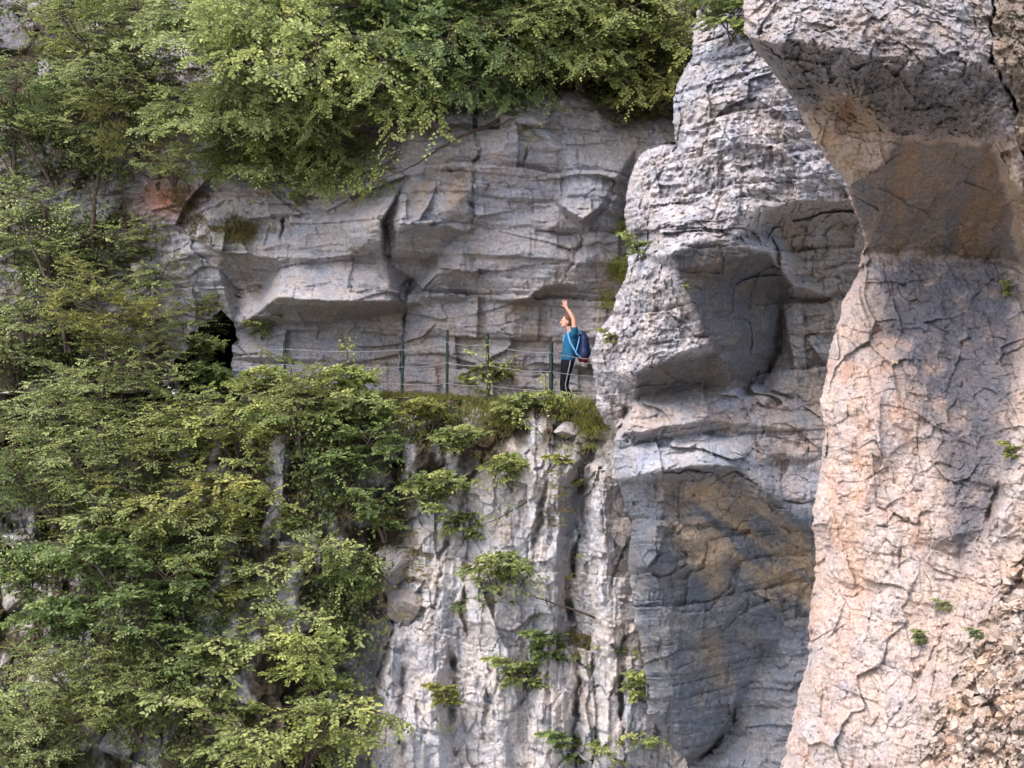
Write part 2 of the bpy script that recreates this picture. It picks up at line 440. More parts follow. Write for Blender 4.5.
def build_upper():
    u0, v0, u1, v1 = -170, -170, 830, 445
    Dm = blur(macro(UPPER, u0, v0, u1, v1), 2)
    U, V = grid(u0, v0, u1, v1, 1.0)
    wu = fbm(U/30, V/30, 1, 5)*4; wv = fbm(U/30+7, V/30, 2, 5)*3
    D = sample(Dm, u0, v0, U+wu, V+wv)
    P = unproj(U, V, D)
    rough = region(U, V, [(-200,-200),(860,-200),(860,150),(640,140),(500,110),(400,120),(385,215),(240,215),(120,330),(140,460),(-200,460)], 30)
    rr = (.45+.8*rough)
    bare = 1-.6*rough
    D = D+blocks3(P, 1.15, .62, .32, .22, 7, .04, .16)*bare+blocks3(P, .42, .21, .07, .07, 8, .05)*bare
    D = D+facets3(P, 1.1, 11, .15, .40, .07, .03, (2.0, 1, .65), .75)[0]
    D = D+facets3(P, .42, 12, .22, .42, .12, .05, (1.9, 1, .55), .7)[0]*rr
    D = D+facets3(P, .15, 13, .26, .6, .12, .08, (1.5, 1, .65))[0]*rr*.95
    D = D+fb3(P, 1.3, 14, 7, .5)*.05+fb3(P, (9, 9, 7), 19, 4, .65)*(.022+.02*rough)
    D = cracks(U, V, D, [
        ([(397,268),(410,282),(404,312),(402,345),(402,400)], 2.2, .5),
        ([(404,280),(398,300)], 5, .35),
        ([(472,100),(478,150),(470,175)], 2.2, .35), ([(483,125),(474,180),(470,232)], 1.4, .25),
        ([(527,130),(520,200)], 1.2, .2), ([(350,270),(352,300)], 1.5, .12), ([(440,170),(470,172)], 2, .15),
        ([(285,215),(280,255)], 2, .3), ([(585,225),(560,300)], 1.5, .15), ([(600,170),(575,232)], 1.5, .18)])
    hole = [(172,372),(184,350),(198,322),(209,318),(220,309),(232,322),(236,340),(232,352),(233,372),(226,400),(165,404)]
    n = fbm(U/9, V/9, 33, 4)*5
    keep = ~inside(U+n, V+n, hole)
    # rim of the cave rounds inwards
    s = segdist(U+n, V+n, hole, True)
    col = np.broadcast_to(GREY, U.shape+(3,)).copy()
    n1 = fb3(P, .8, 21, 5); n2 = fb3(P, (1.6, 1, .5), 22, 5); n3 = fb3(P, 5, 23, 4)
    col = paint(col, smooth01(n1*1.6+.1)*.7, BLUE*1.25)
    col = paint(col, smooth01(n2*2.2-.35)*.6, TAN*1.05)
    col = paint(col, region(U+wu*2, V+wv*3, [(385,310),(400,315),(398,395),(375,380)], 18)*.5, TAN)
    col = paint(col, region(U+wu*2, V+wv*3, [(440,300),(560,305),(560,395),(410,395),(415,350)], 30)*.35*smooth01(n3*1.5+.5), TAN*1.05)
    col = paint(col, region(U+wu, V+wv, [(455,175),(475,165),(470,200),(440,215)], 8)*.7, TAN*1.1)
    col = paint(col, region(U+wu, V+wv*2, [(235,320),(400,318),(395,350),(230,350)], 20)*.5, BLUE)
    col = paint(col, smooth01(n3*2-.5)*.5, PALE)
    # vegetated ground
    veg = region(U+wu*3, V+wv*4, [(-200,-200),(860,-200),(860,110),(640,125),(560,112),(500,106),(400,110),(300,120),(200,125),(150,200),(150,300),(190,330),(190,460),(-200,460)], 22)
    col = paint(col, veg*smooth01(.75+n1*1.8-n3*.8), EARTH)
    col = paint(col, veg*smooth01(n2*2)*.6, MOSS)
    for c, r, cc in [((168,200),26,(.40,.13,.045)),((235,235),24,MOSS*.9),((150,110),30,EARTH),((185,190),20,EARTH*1.3)]:
        w = np.exp(-(np.hypot(U+wu-c[0], (V+wv-c[1])*1.3)/r)**2); col = paint(col, w*.8, cc)
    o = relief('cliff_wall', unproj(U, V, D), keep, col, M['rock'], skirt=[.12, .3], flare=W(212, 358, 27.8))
    return D, u0, v0
DU, uu0, uv0 = build_upper()

LOWER = [
 [(-180,392,27.2),(120,392,27.0),(200,396,26.7),(240,392,26.3),(300,394,26.2),(402,398,26.0),(470,402,25.7),(551,408,25.3),(600,410,25.3),(700,412,25.4),(840,412,25.6)],
 [(-180,470,26.6),(0,470,26.3),(110,470,26.0),(200,460,25.6),(300,450,25.4),(400,440,25.3),(430,445,25.2),(470,430,25.1),(540,430,25.0),(600,440,25.0),(840,450,25.2)],
 # gully on the left
 [(-180,560,27.3),(-60,560,27.2),(30,560,27.3),(110,540,26.9),(150,500,26.0)],
 [(-180,650,26.6),(-60,650,26.4),(40,650,26.5),(110,640,26.2),(160,600,25.0)],
 [(-180,940,23.5),(0,940,23.5),(150,940,23.2),(300,940,22.9),(420,940,23.1),(560,940,23.3),(700,940,23.4),(840,940,23.5)],
 [(0,768,24.6),(120,768,24.6),(200,740,23.9),(300,768,23.6),(360,768,24.2)],
 [(250,600,24.4),(320,560,24.5)],
 # left of the bare rock: recess then the big pinnacle
 [(385,520,25.6),(380,560,25.5),(375,640,25.1),(368,768,24.6)],
 [(395,540,24.9),(415,590,24.6),(395,640,24.2),(382,768,23.6)],
 [(430,500,24.9),(445,560,24.4),(430,640,24.0),(440,768,23.6)],
 [(470,470,24.7),(455,600,24.4),(452,700,24.2),(455,768,24.0)],
 [(480,500,24.5),(490,600,24.1),(500,768,23.7)],
 [(530,480,24.6),(530,560,24.3),(534,668,24.2),(525,768,23.9)],
 [(548,478,24.6),(560,480,24.3),(556,560,24.1),(545,680,23.9),(550,768,23.7)],
 [(585,485,25.0),(574,540,24.9),(567,602,24.7),(580,683,24.6),(573,768,24.4)],
 [(600,480,24.4),(605,600,24.1),(610,680,24.0),(600,768,23.8)],
 [(640,480,24.8),(650,600,24.5),(660,768,24.3)],
]
LCR = [
 ([(587,505),(576,545),(567,602),(574,640),(580,683),(574,720),(572,775)], 3.2, .55),
 ([(549,470),(545,500),(530,560),(520,600)], 3.5, .35), ([(451,640),(455,683),(449,730)], 4, .45),
 ([(468,560),(462,610),(470,650)], 2.5, .2), ([(628,540),(613,582),(610,600)], 1.6, .25), ([(625,630),(620,693),(626,768)], 2.5, .4),
 ([(534,650),(532,690),(500,720)], 2.0, .25), ([(505,420),(470,480),(440,560),(430,640)], 3, .3), ([(410,640),(400,700),(404,768)], 2.5, .2),
 ([(380,540),(384,575),(425,582)], 3, .35), ([(376,580),(395,615),(372,700)], 3, .4), ([(515,480),(505,540)], 2, .2), ([(490,640),(486,740)], 1.8, .15)]
def build_lower():
    u0, v0, u1, v1 = -170, 385, 830, 935
    Dm = blur(macro(LOWER, u0, v0, u1, v1), 3)
    U, V = grid(u0, v0, u1, v1, 1.0)
    wu = fbm(U/26, V/40, 3, 5)*5; wv = fbm(U/30+7, V/30, 4, 5)*5
    D = sample(Dm, u0, v0, U+wu, V+wv)
    P = unproj(U, V, D)
    D = D+blocks3(P, .55, 1.5, .20, .36, 9, .12, .2)+blocks3(P, .23, .6, .05, .10, 10, .2, .35)
    D = D+facets3(P, .75, 31, .34, .60, .16, .05, (.9, 1, 1.7), .7)[0]
    D = D+facets3(P, .30, 32, .28, .60, .16, .07, (1, 1, 1.3), .7)[0]
    D = D+facets3(P, .11, 33, .28, .6, .2, .1, (1, 1, 1.1))[0]*.85
    D = D+fb3(P, (1.6, 1.6, .8), 34, 7, .5)*.13+fb3(P, (9, 9, 7), 39, 4, .68)*.045
    D = cracks(U, V, D, LCR)
    top = [(-300,383),(-180,392),(120,392),(200,394),(240,391),(300,393),(402,397),(470,400),(551,407),(600,409),(700,412),(900,412),(900,1000),(-300,1000)]
    n = fbm(U/14, V/9, 41, 3)*3
    keep = inside(U, V+n, top)
    col = np.broadcast_to(np.array((.63, .61, .61)), U.shape+(3,)).copy()
    n1 = fb3(P, (.9, .9, .5), 51, 5); n2 = fb3(P, (2.6, 2, .8), 52, 5); n3 = fb3(P, 5, 53, 5)
    col = paint(col, smooth01(n1*1.8)*.6, BLUE*1.3)
    col = paint(col, smooth01(n2*2.2-.4)*.28, np.array((.50,.45,.38)))
    col = paint(col, smooth01(n3*2.2-.5)*.6, np.array((.66,.64,.64)))
    veg = region(U+wu*3, V+wv*3, [(-300,300),(620,380),(615,440),(590,480),(560,450),(500,460),(440,500),(400,560),(370,640),(350,800),(340,1000),(-300,1000)], 26)
    col = paint(col, veg*smooth01(.85+n2*2.0-n3*.9), EARTH)
    col = paint(col, veg*smooth01(n1*3)*.5, MOSS*.8)
    # brown tone along the crack lines, broken up by noise
    cr = np.zeros(U.shape)
    for poly, w, dep in LCR:
        cr = np.maximum(cr, np.exp(-(segdist(U+wu, V+wv, poly)/(w*1.5))**2))
    col = paint(col, cr*.55*smooth01(n3+.6), np.array((.20,.15,.08)))
    relief('lower_cliff', unproj(U, V, D), keep, col, M['rock'], skirt=[.3, .9, 2.0])
    return D, u0, v0
DL, lu0, lv0 = build_lower()

def surf(u, v):
    """depth of the rear terrain at a pixel"""
    if v < 400:
        D, a, b = DU, uu0, uv0
    else:
        D, a, b = DL, lu0, lv0
    iy = int(np.clip(v-b, 0, D.shape[0]-1)); ix = int(np.clip(u-a, 0, D.shape[1]-1))
    return float(D[iy, ix])

# ------------------------------------------------------------------ buttress in the middle
BUT = [
 [(560,-180,25),(690,-180,24),(1010,-180,24)],
 [(560,0,23.5),(700,0,22.8),(745,0,22.4),(860,0,22.0),(1010,0,22.5)],
 [(560,110,23),(676,110,21.9),(720,100,21.2),(771,68,21.1),(840,150,21.2),(1010,150,21.4)],
 [(677,146,22.0),(690,200,21.6),(668,253,20.1)], [(640,150,22.6),(650,200,22.0),(645,240,21.9)],
 [(682,146,21.7),(690,190,21.5)],
 [(720,100,21.2),(735,170,20.9),(730,240,20.6)],
 [(560,255,22.6),(623,240,22.1),(640,255,21.6),(668,253,20.1),(705,239,20.35),(769,251,21.0),(791,283,21.9)],
 [(668,253,20.1),(679,272,20.2),(709,342,20.7),(723,363,21.0),(730,381,21.7),(763,386,22.9),(784,342,23.1),(782,300,22.8),(791,283,21.9)],
 [(762,212,20.8),(800,200,20.9),(845,203,21.2),(1010,200,21.5)],
 [(772,228,21.6),(845,224,22.2),(1010,230,22.4)],
 [(800,260,22.3),(840,300,22.6),(1010,300,22.8)],
 [(790,345,22.5),(795,380,22.5),(775,390,22.6)], [(784,342,22.8),(766,390,22.9)],
 [(560,320,22.9),(600,318,22.2),(620,300,21.8),(645,320,21.3)],
 [(560,400,23),(600,370,21.9),(637,372,21.2),(660,360,20.75),(719,351,20.95)],
 [(637,372,21.2),(635,399,21.9),(670,396,22.1),(705,388,22.1),(733,386,22.0)],
 [(596,400,22.2),(612,425,22.2)],
 [(640,408,21.7),(705,400,21.7),(740,395,22.0),(800,400,22.6),(1010,400,22.8)],
 [(612,441,21.7),(626,433,21.2),(705,419,21.3),(760,425,21.9),(850,430,22.4)],
 [(626,445,21.6),(705,433,21.75),(760,436,22.0)],
 [(560,480,22.5),(618,483,21.5),(644,474,20.9),(672,468,20.7),(700,464,20.7),(729,466,20.9),(751,476,21.2),(800,520,21.7),(860,570,22.0),(1010,600,22)],
 [(665,486,20.95),(682,492,21.2),(735,490,21.5),(790,560,22.3),(850,600,22.6)],
 [(560,560,22.3),(629,540,21.6),(655,540,21.1),(690,560,21.45),(740,600,22.2),(780,640,22.8)],
 [(560,620,22.4),(636,623,21.9),(668,620,21.6),(705,640,22.1)],
 [(648,700,22.3),(672,690,22.15),(735,700,22.8)], 
 [(685,758,22.8),(708,742,22.85),(729,722,22.85),(735,700,22.8),(740,640,22.5)],
 [(690,764,23.6),(712,750,23.5),(736,724,23.3),(742,700,23.0),(765,650,23.1)],
 [(760,768,22.6),(800,700,22.6),(850,650,22.8)],
 [(560,940,24),(700,940,23.4),(760,940,22.2),(1010,940,22)],
]
BSIL = [(688,-170),(697,0),(693,38),(692,56),(681,76),(674,90),(672,120),(675,144),(645,148),(633,165),(625,200),(624,220),(630,244),(625,280),(615,295),(613,313),(598,330),(591,350),(594,385),(596,405),
        (604,425),(618,428),(614,441),(614,460),(618,483),(631,525),(627,568),(635,623),(644,662),(648,713),(664,740),(686,759),(692,800),(700,940),(1010,940),(1010,-170)]
def build_buttress():
    u0, v0, u1, v1 = 575, -170, 1000, 935
    Dm = blur(macro(BUT, u0, v0, u1, v1), 1)
    U, V = grid(u0, v0, u1, v1, 0.8)
    wu = fbm(U/22, V/22, 5, 5)*3; wv = fbm(U/22+7, V/22, 6, 5)*3
    D = sample(Dm, u0, v0, U+wu, V+wv)
    P = unproj(U, V, D)
    pocked = region(U+wu, V+wv, [(560,-200),(745,-200),(760,50),(800,100),(840,180),(760,205),(765,245),(668,252),(715,350),(637,372),(630,420),(560,420)], 14)
    flat = region(U+wu*.6, V+wv*.6, [(670,255),(705,240),(769,252),(791,284),(784,342),(763,386),(730,381),(709,342)], 8)
    flat = np.maximum(flat, region(U+wu*.6, V+wv*.6, [(637,372),(660,360),(719,351),(733,385),(635,399)], 7))
    flat = np.maximum(flat, .6*region(U+wu*.6, V+wv*.6, [(614,484),(660,474),(735,468),(900,560),(900,1000),(690,1000),(640,640)], 9))
    fl = 1-.5*flat
    cave = region(U+wu, V+wv, [(655,480),(730,470),(800,530),(830,560),(830,640),(700,600),(650,540)], 20)
    D = D+(blocks3(P, .8, .5, .18, .18, 11, -.1, .2)+blocks3(P, .25, .17, .05, .06, 12, -.15, .4))*fl
    D = D+facets3(P, .8, 61, .18, .42, .08, .04, (1.4, 1, .8), .75)[0]*fl
    D = D+facets3(P, .26, 62, .26, .65, .14, .06, (1.2, 1, .8), .7)[0]*(.62+.5*cave)*fl
    D = D+facets3(P, .09, 63, .32, .75, .2, .1)[0]*(.6+.7*pocked)*fl
    D = D+fb3(P, 1.9, 64, 7, .5)*.07*fl+fb3(P, 9, 69, 4, .68)*(.022+.035*pocked)
    # solution pockets of the weathered grey face
    h, f1, c1 = facets3(P, .12, 66, 0, 0, 0)
    D = D+pocked*.06*np.clip(1-np.sqrt(f1)*1.7, 0, 1)*(c1 > .4)
    # layered strata in the cave roof, running down to the right
    t = (U*.62+V*-.78)/6.0+fbm(U/40, V/40, 67, 3)*2.5
    R2 = np.stack([P[..., 0]*.62+P[..., 2]*.78, P[..., 1], P[..., 2]*.62-P[..., 0]*.78], -1)
    st = fb3(R2, (5.5, 1, .8), 68, 5, .6); D = D+cave*(.15*np.abs(st)+.07*st)*smooth01(fb3(P, 1.5, 70, 2)*2+.7)
    D = cracks(U, V, D, [([(783,286),(792,300),(784,312)], 4, .35), ([(782,345),(766,388)], 3, .5), ([(690,762),(712,747),(732,722),(738,700)], 2.5, .4),
        ([(694,146),(690,200)], 1.6, .15), ([(622,437),(640,436)], 3, .2), ([(629,405),(622,430)], 4, .3), ([(760,395),(762,440)], 2, .2),
        ([(655,474),(680,470),(735,474)], 2, .2)])
    n = fbm(U/9, V/9, 71, 4)*2.6; n2 = fbm(U/9+3, V/9+8, 72, 4)*2.6
    Uw = U+n; Vw = V+n2
    keep = inside(Uw, Vw, BSIL)
    s = segdist(Uw, Vw, BSIL[:-2]); R = 26.
    t = np.clip(s/R, 0, 1); D = D+.5*(1-np.sqrt(1-(1-t)**2))
    col = np.broadcast_to(np.array((.45,.43,.445)), U.shape+(3,)).copy()
    n1 = fb3(P, .9, 81, 5); n2 = fb3(P, 2.2, 82, 5); n3 = fb3(P, 8, 83, 4)
    R2 = np.stack([P[..., 0]*.62+P[..., 2]*.78, P[..., 1], P[..., 2]*.62-P[..., 0]*.78], -1); ns = fb3(R2, (4.5, 1, .9), 84, 5)
    col = paint(col, smooth01(n1*1.6)*.5, BLUE*1.15)
    col = paint(col, pocked*smooth01((n3+.6*fb3(P, 24, 86, 3, .7))*2.4-.1)*.8, np.array((.68,.66,.67)))
    col = paint(col, pocked*smooth01(-(n3+.8*fb3(P, 20, 87, 3, .7))*2.2-.5)*.7, np.array((.17,.16,.17)))
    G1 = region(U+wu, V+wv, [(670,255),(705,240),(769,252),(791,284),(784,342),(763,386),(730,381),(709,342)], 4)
    col = paint(col, G1*.97, np.array((.145,.138,.142)))  # underside shade painted in: rock colour darkened below the lip
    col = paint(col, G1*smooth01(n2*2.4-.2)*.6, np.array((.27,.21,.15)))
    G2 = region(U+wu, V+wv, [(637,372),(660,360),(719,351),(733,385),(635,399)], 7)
    col = paint(col, G2*.9, np.array((.165,.155,.15)))  # shade of the lower underside painted into the rock colour
    rec = region(U+wu*2, V+wv*2, [(765,205),(845,195),(870,300),(850,440),(760,440),(772,395),(795,300)], 14)
    col = paint(col, rec*.75, np.array((.36,.31,.27))); col = paint(col, rec*smooth01(n2*2.4)*.6, BLUE*.9)
    up = region(U+wu, V+wv, [(765,80),(800,110),(845,190),(830,250),(780,240),(740,130)], 24)
    col = paint(col, up*smooth01(n2*1.6+.2)*.65, np.array((.50,.38,.28)))
    band = region(U+wu, V+wv, [(630,400),(735,388),(830,396),(840,470),(760,460),(705,418),(625,432)], 9)
    col = paint(col, band*smooth01(n1*1.5+.55)*.85, np.array((.55,.43,.34))); 
    bl = region(U+wu, V+wv, [(612,438),(705,432),(760,440),(745,470),(672,466),(640,480),(616,484)], 8)
    col = paint(col, bl*.7, np.array((.36,.385,.44))); col = paint(col, bl*smooth01(n2*2-.3)*.6, np.array((.52,.42,.34)))
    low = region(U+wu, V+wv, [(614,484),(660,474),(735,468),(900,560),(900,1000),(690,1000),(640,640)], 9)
    col = paint(col, low*.92, np.array((.165,.18,.205)))  # dark blue-grey rock, darkened further to paint in the overhang's shade
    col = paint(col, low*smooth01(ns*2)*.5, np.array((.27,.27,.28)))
    core = region(U+wu*1.5, V+wv*1.5, [(664,486),(700,478),(735,480),(800,535),(830,570),(830,630),(775,600),(730,560),(720,600),(690,560),(665,520)], 14)
    col = paint(col, core*smooth01(ns*1.8+.75)*.95, np.array((.44,.345,.245)))
    core2 = region(U+wu, V+wv, [(700,640),(720,640),(735,690),(715,680)], 12)
    col = paint(col, core2*.6, np.array((.36,.29,.2)))
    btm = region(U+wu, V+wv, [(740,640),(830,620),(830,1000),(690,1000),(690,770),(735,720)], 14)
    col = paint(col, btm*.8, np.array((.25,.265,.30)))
    for poly, wd, cc, st in [([(640,477),(680,452),(735,440),(752,428)], 9, (.52,.54,.58), .6), ([(660,505),(700,470),(735,468)], 5, (.2,.19,.19), .5)]:
        col = paint(col, np.exp(-(segdist(U+wu, V+wv, poly)/wd)**2)*st, cc)
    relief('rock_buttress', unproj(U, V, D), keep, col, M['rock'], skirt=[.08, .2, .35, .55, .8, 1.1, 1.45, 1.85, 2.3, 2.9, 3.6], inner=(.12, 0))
    return D, u0, v0
DB, bu0, bv0 = build_buttress()

# ------------------------------------------------------------------ near pillar and its roof block
PIL = [
 [(700,-180,13.4),(860,-180,13.2),(1000,-180,13.2),(1190,-180,13.2)],
 [(700,-40,12.6),(800,-40,12.0),(900,-40,11.9),(990,-40,11.9),(1190,-40,12.0)],
 [(700,34,12.2),(744,34,11.9),(771,40,11.55),(795,37,11.45),(850,50,11.35),(920,60,11.35),(988,62,11.4),(1190,80,11.6)],
 [(790,72,12.05),(850,95,11.8),(950,100,11.7),(1002,112,11.8)],
 [(744,40,12.1),(771,68,12.3),(800,112,12.75),(850,110,12.5),(897,135,12.45),(945,138,12.3),(991,145,12.1),(1015,190,12.0),(1190,190,11.7)],
 [(800,112,12.75),(820,150,13.1),(849,183,13.35),(890,162,12.9),(897,135,12.45)],
 [(849,183,13.35),(858,225,13.9),(868,254,14.3),(940,259,14.2),(1000,262,13.9),(1022,263,13.6),(1190,265,13.2)],
 [(991,145,12.1),(1008,200,13.0),(1022,263,13.6)], [(998,145,12.0),(1016,200,12.7),(1034,262,13.0)],
 [(700,268,14.4),(800,268,14.2),(868,262,14.2),(940,268,14.1),(1022,270,13.5)],
 [(700,346,14),(830,346,13.6),(870,330,13.6),(950,320,13.5),(1022,330,13.1),(1190,330,12.8)],
 [(700,402,13.7),(820,402,13.4),(880,400,13.0),(950,420,12.9),(1000,400,12.6),(1190,400,12.3)],
 [(700,520,13.4),(810,520,13.1),(860,520,12.6),(905,540,12.4),(960,560,12.35),(985,530,12.15),(1024,480,11.9),(1190,480,11.7)],
 [(700,768,12.8),(781,768,12.6),(850,740,11.9),(900,690,11.9),(940,640,11.9),(985,560,12.0)],
 [(870,768,11.7),(960,768,11.0),(1024,700,10.9),(1190,660,10.6)],
 [(700,940,12.3),(850,940,11.4),(1000,940,10.3),(1190,940,9.8)],
]
PSIL = [(738,-170),(742,-20),(744,34),(756,52),(771,68),(785,88),(800,115),(820,150),(845,183),(852,205),(864,240),(857,275),(843,300),(838,322),(830,346),(826,375),(820,402),(825,430),(818,476),(812,520),
        (816,560),(808,620),(808,660),(796,700),(788,740),(781,768),(760,940),(1180,940),(1180,-170)]
def build_pillar():
    u0, v0, u1, v1 = 730, -170, 1170, 935
    Dm = blur(macro(PIL, u0, v0, u1, v1), 2)
    U, V = grid(u0, v0, u1, v1, 0.8)
    wu = fbm(U/24, V/24, 5, 5)*8; wv = fbm(U/24+7, V/24, 6, 5)*8
    slab = region(U+wu*1.1, V+wv*1.1, [(849,183),(890,162),(897,138),(991,146),(1022,262),(868,254)], 3.5)
    rub = region(U+wu*2, V+wv*2, [(1005,570),(1050,500),(1200,480),(1200,1000),(900,1000),(925,740),(960,650)], 24)
    top = region(U+wu, V+wv, [(730,-200),(1200,-200),(1200,130),(1000,140),(897,132),(800,112),(744,40)], 12)
    wk = 1-slab*.75
    D = sample(Dm, u0, v0, U+wu*wk, V+wv*wk)
    P = unproj(U, V, D)
    q = 1-.6*slab
    D = D+(blocks3(P, .36, .42, .045, .07, 13, .3, .25)+blocks3(P, .11, .12, .022, .028, 14, .3, .45))*q
    D = D+facets3(P, .5, 111, .15, .40, .06, .04, (1, 1, 1.4), .8)[0]*q
    D = D+facets3(P, .16, 112, .22, .58, .12, .06, (1, 1, 1.2), .75)[0]*q*(.6+1.3*rub+.9*top)
    D = D+facets3(P, .055, 113, .32, .8, .2, .1)[0]*q*(.65+1.0*rub+.8*top)
    R2 = np.stack([P[..., 0]*.7+P[..., 2]*.7, P[..., 1], P[..., 2]*.7-P[..., 0]*.7], -1)
    D = D+facets3(R2, .11, 114, .8, 1.2, .3, .1, (1.6, 1, .8))[0]*rub
    D = D+fb3(P, (3.2, 3.2, 2.4), 115, 7, .5)*.06*q+fb3(P, 1.2, 116, 3)*.06*q+fb3(P, 18, 118, 4, .68)*(.012+.012*top)*q
    R3 = np.stack([P[..., 0]*.93+P[..., 2]*.36, P[..., 1], P[..., 2]*.93-P[..., 0]*.36], -1)
    ns = fb3(R3, (7, .6, .7), 124, 5)
    D = D+ns*.02*slab
    D = cracks(U, V, D, [([(990,-60),(991,17),(993,64),(1013,101),(1021,150),(1024,183),(1032,262)], 2.0, .7),
        ([(910,525),(895,570)], 2.0, .12), ([(872,530),(905,520),(920,528)], 1.5, .10), ([(985,560),(940,640),(880,740)], 2, .1),
        ([(1000,480),(975,560)], 3, .15), ([(845,330),(870,420),(868,520)], 1.4, .05), ([(762,46),(790,72),(860,62)], 2, .12)])
    n = fbm(U/8, V/8, 71, 4)*2.6; n2 = fbm(U/8+3, V/8+8, 72, 4)*2.6
    Uw = U+n; Vw = V+n2
    keep = inside(Uw, Vw, PSIL)
    s = segdist(Uw, Vw, PSIL[:-2]); t = np.clip(s/24., 0, 1); D = D+.25*(1-np.sqrt(1-(1-t)**2))
    col = np.broadcast_to(PINK, U.shape+(3,)).copy()
    n1 = fb3(P, 1.5, 121, 5); n2 = fb3(P, (5, 5, 3.5), 122, 5); n3 = fb3(P, 15, 123, 4)
    col = paint(col, smooth01(n1*2-.1)*.45, np.array((.60,.51,.46)))
    col = paint(col, smooth01(n2*2.2-.35)*.7, np.array((.70,.62,.56)))
    col = paint(col, smooth01(-n2*2.2-.45)*.55, np.array((.52,.30,.20)))
    for poly, w in [([(826,370),(838,366)],10),([(866,462),(872,470)],11),([(815,560),(810,640)],9),([(860,500),(850,600),(845,680)],14),([(880,330),(878,420)],12),([(838,480),(835,540)],8)]:
        col = paint(col, np.exp(-(segdist(U+wu, V+wv, poly)/w)**2)*.42*smooth01(n2*1.5+.6), np.array((.54,.31,.21)))
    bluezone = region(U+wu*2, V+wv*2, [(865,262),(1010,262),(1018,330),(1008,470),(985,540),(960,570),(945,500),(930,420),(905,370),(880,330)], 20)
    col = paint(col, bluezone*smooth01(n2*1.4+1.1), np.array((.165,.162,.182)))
    br = region(U+wu, V+wv, [(1018,262),(1200,250),(1200,520),(1020,520)], 14); col = paint(col, br*.6, np.array((.50,.42,.34)))
    b2 = region(U+wu*2, V+wv*2, [(770,800),(790,730),(830,640),(900,650),(880,760),(860,1000),(740,1000)], 30)
    col = paint(col, b2*smooth01(n2*1.6+.4)*.65, np.array((.46,.44,.46)))
    col = paint(col, rub*.7, np.array((.53,.43,.35))); col = paint(col, rub*smooth01(n3*2)*.5, np.array((.62,.55,.49)))
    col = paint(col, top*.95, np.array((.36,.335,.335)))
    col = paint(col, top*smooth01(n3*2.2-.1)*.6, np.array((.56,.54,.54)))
    col = paint(col, top*region(U+wu, V+wv, [(744,60),(744,30),(800,36),(850,54),(980,66),(1000,150),(880,140),(800,120)], 40)*.8, np.array((.19,.18,.185)))  # roof shade painted in, darkening gradually under the block's lip
    col = paint(col, top*region(U+wu, V+wv, [(760,60),(900,80),(1000,80),(1000,150),(880,140),(820,150)], 14)*.6, np.array((.19,.18,.18)))  # second layer of painted roof shade, tighter edge
    tn = region(U+wu*2, V+wv*2, [(820,100),(860,95),(895,140),(850,180),(815,140)], 16); col = paint(col, tn*.8, np.array((.46,.36,.26)))
    col = paint(col, region(U+wu, V+wv, [(838,100),(850,98),(852,120),(840,122)], 8)*.7, np.array((.30,.16,.08)))
    col = paint(col, region(U+wu, V+wv, [(735,-200),(1000,-200),(990,10),(870,14),(800,32),(744,32)], 16)*.6, np.array((.52,.50,.50)))
    col = paint(col, region(U+wu*2, V+wv*2, [(848,184),(868,254),(858,280),(835,300),(840,200)], 6)*.6, np.array((.42,.32,.24)))
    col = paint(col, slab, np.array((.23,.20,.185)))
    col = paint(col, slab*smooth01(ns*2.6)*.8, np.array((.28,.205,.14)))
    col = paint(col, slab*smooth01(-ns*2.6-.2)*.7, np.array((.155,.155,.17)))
    tr = region(U+wu, V+wv, [(995,-200),(1200,-200),(1200,130),(1024,170),(1014,100),(996,64)], 5)
    col = paint(col, tr*.9, np.array((.27,.215,.16)))
    cs = region(U+wu, V+wv, [(993,146),(1006,150),(1036,262),(1024,262)], 4); col = paint(col, cs*.85, np.array((.42,.32,.22)))
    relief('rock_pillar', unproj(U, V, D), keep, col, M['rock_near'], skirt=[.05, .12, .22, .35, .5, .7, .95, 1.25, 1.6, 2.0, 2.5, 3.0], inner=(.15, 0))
    return D, u0, v0
DP, pu0, pv0 = build_pillar()

# ------------------------------------------------------------------ tunnel, path, valley floor
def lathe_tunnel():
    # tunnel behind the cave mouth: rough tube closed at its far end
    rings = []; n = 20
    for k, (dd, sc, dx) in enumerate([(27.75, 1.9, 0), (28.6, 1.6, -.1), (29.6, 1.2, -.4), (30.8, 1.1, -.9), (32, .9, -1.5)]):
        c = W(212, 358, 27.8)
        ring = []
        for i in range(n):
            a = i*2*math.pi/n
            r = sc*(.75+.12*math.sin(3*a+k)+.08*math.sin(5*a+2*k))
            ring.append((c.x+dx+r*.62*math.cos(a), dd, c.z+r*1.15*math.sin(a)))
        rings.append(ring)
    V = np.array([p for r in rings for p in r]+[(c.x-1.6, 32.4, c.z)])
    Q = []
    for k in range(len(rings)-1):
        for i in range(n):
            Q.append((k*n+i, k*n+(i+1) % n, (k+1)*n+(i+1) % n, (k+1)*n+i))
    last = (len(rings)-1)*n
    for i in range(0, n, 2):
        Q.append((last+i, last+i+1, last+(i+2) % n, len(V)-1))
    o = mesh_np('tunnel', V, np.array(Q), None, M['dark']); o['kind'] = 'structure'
lathe_tunnel()

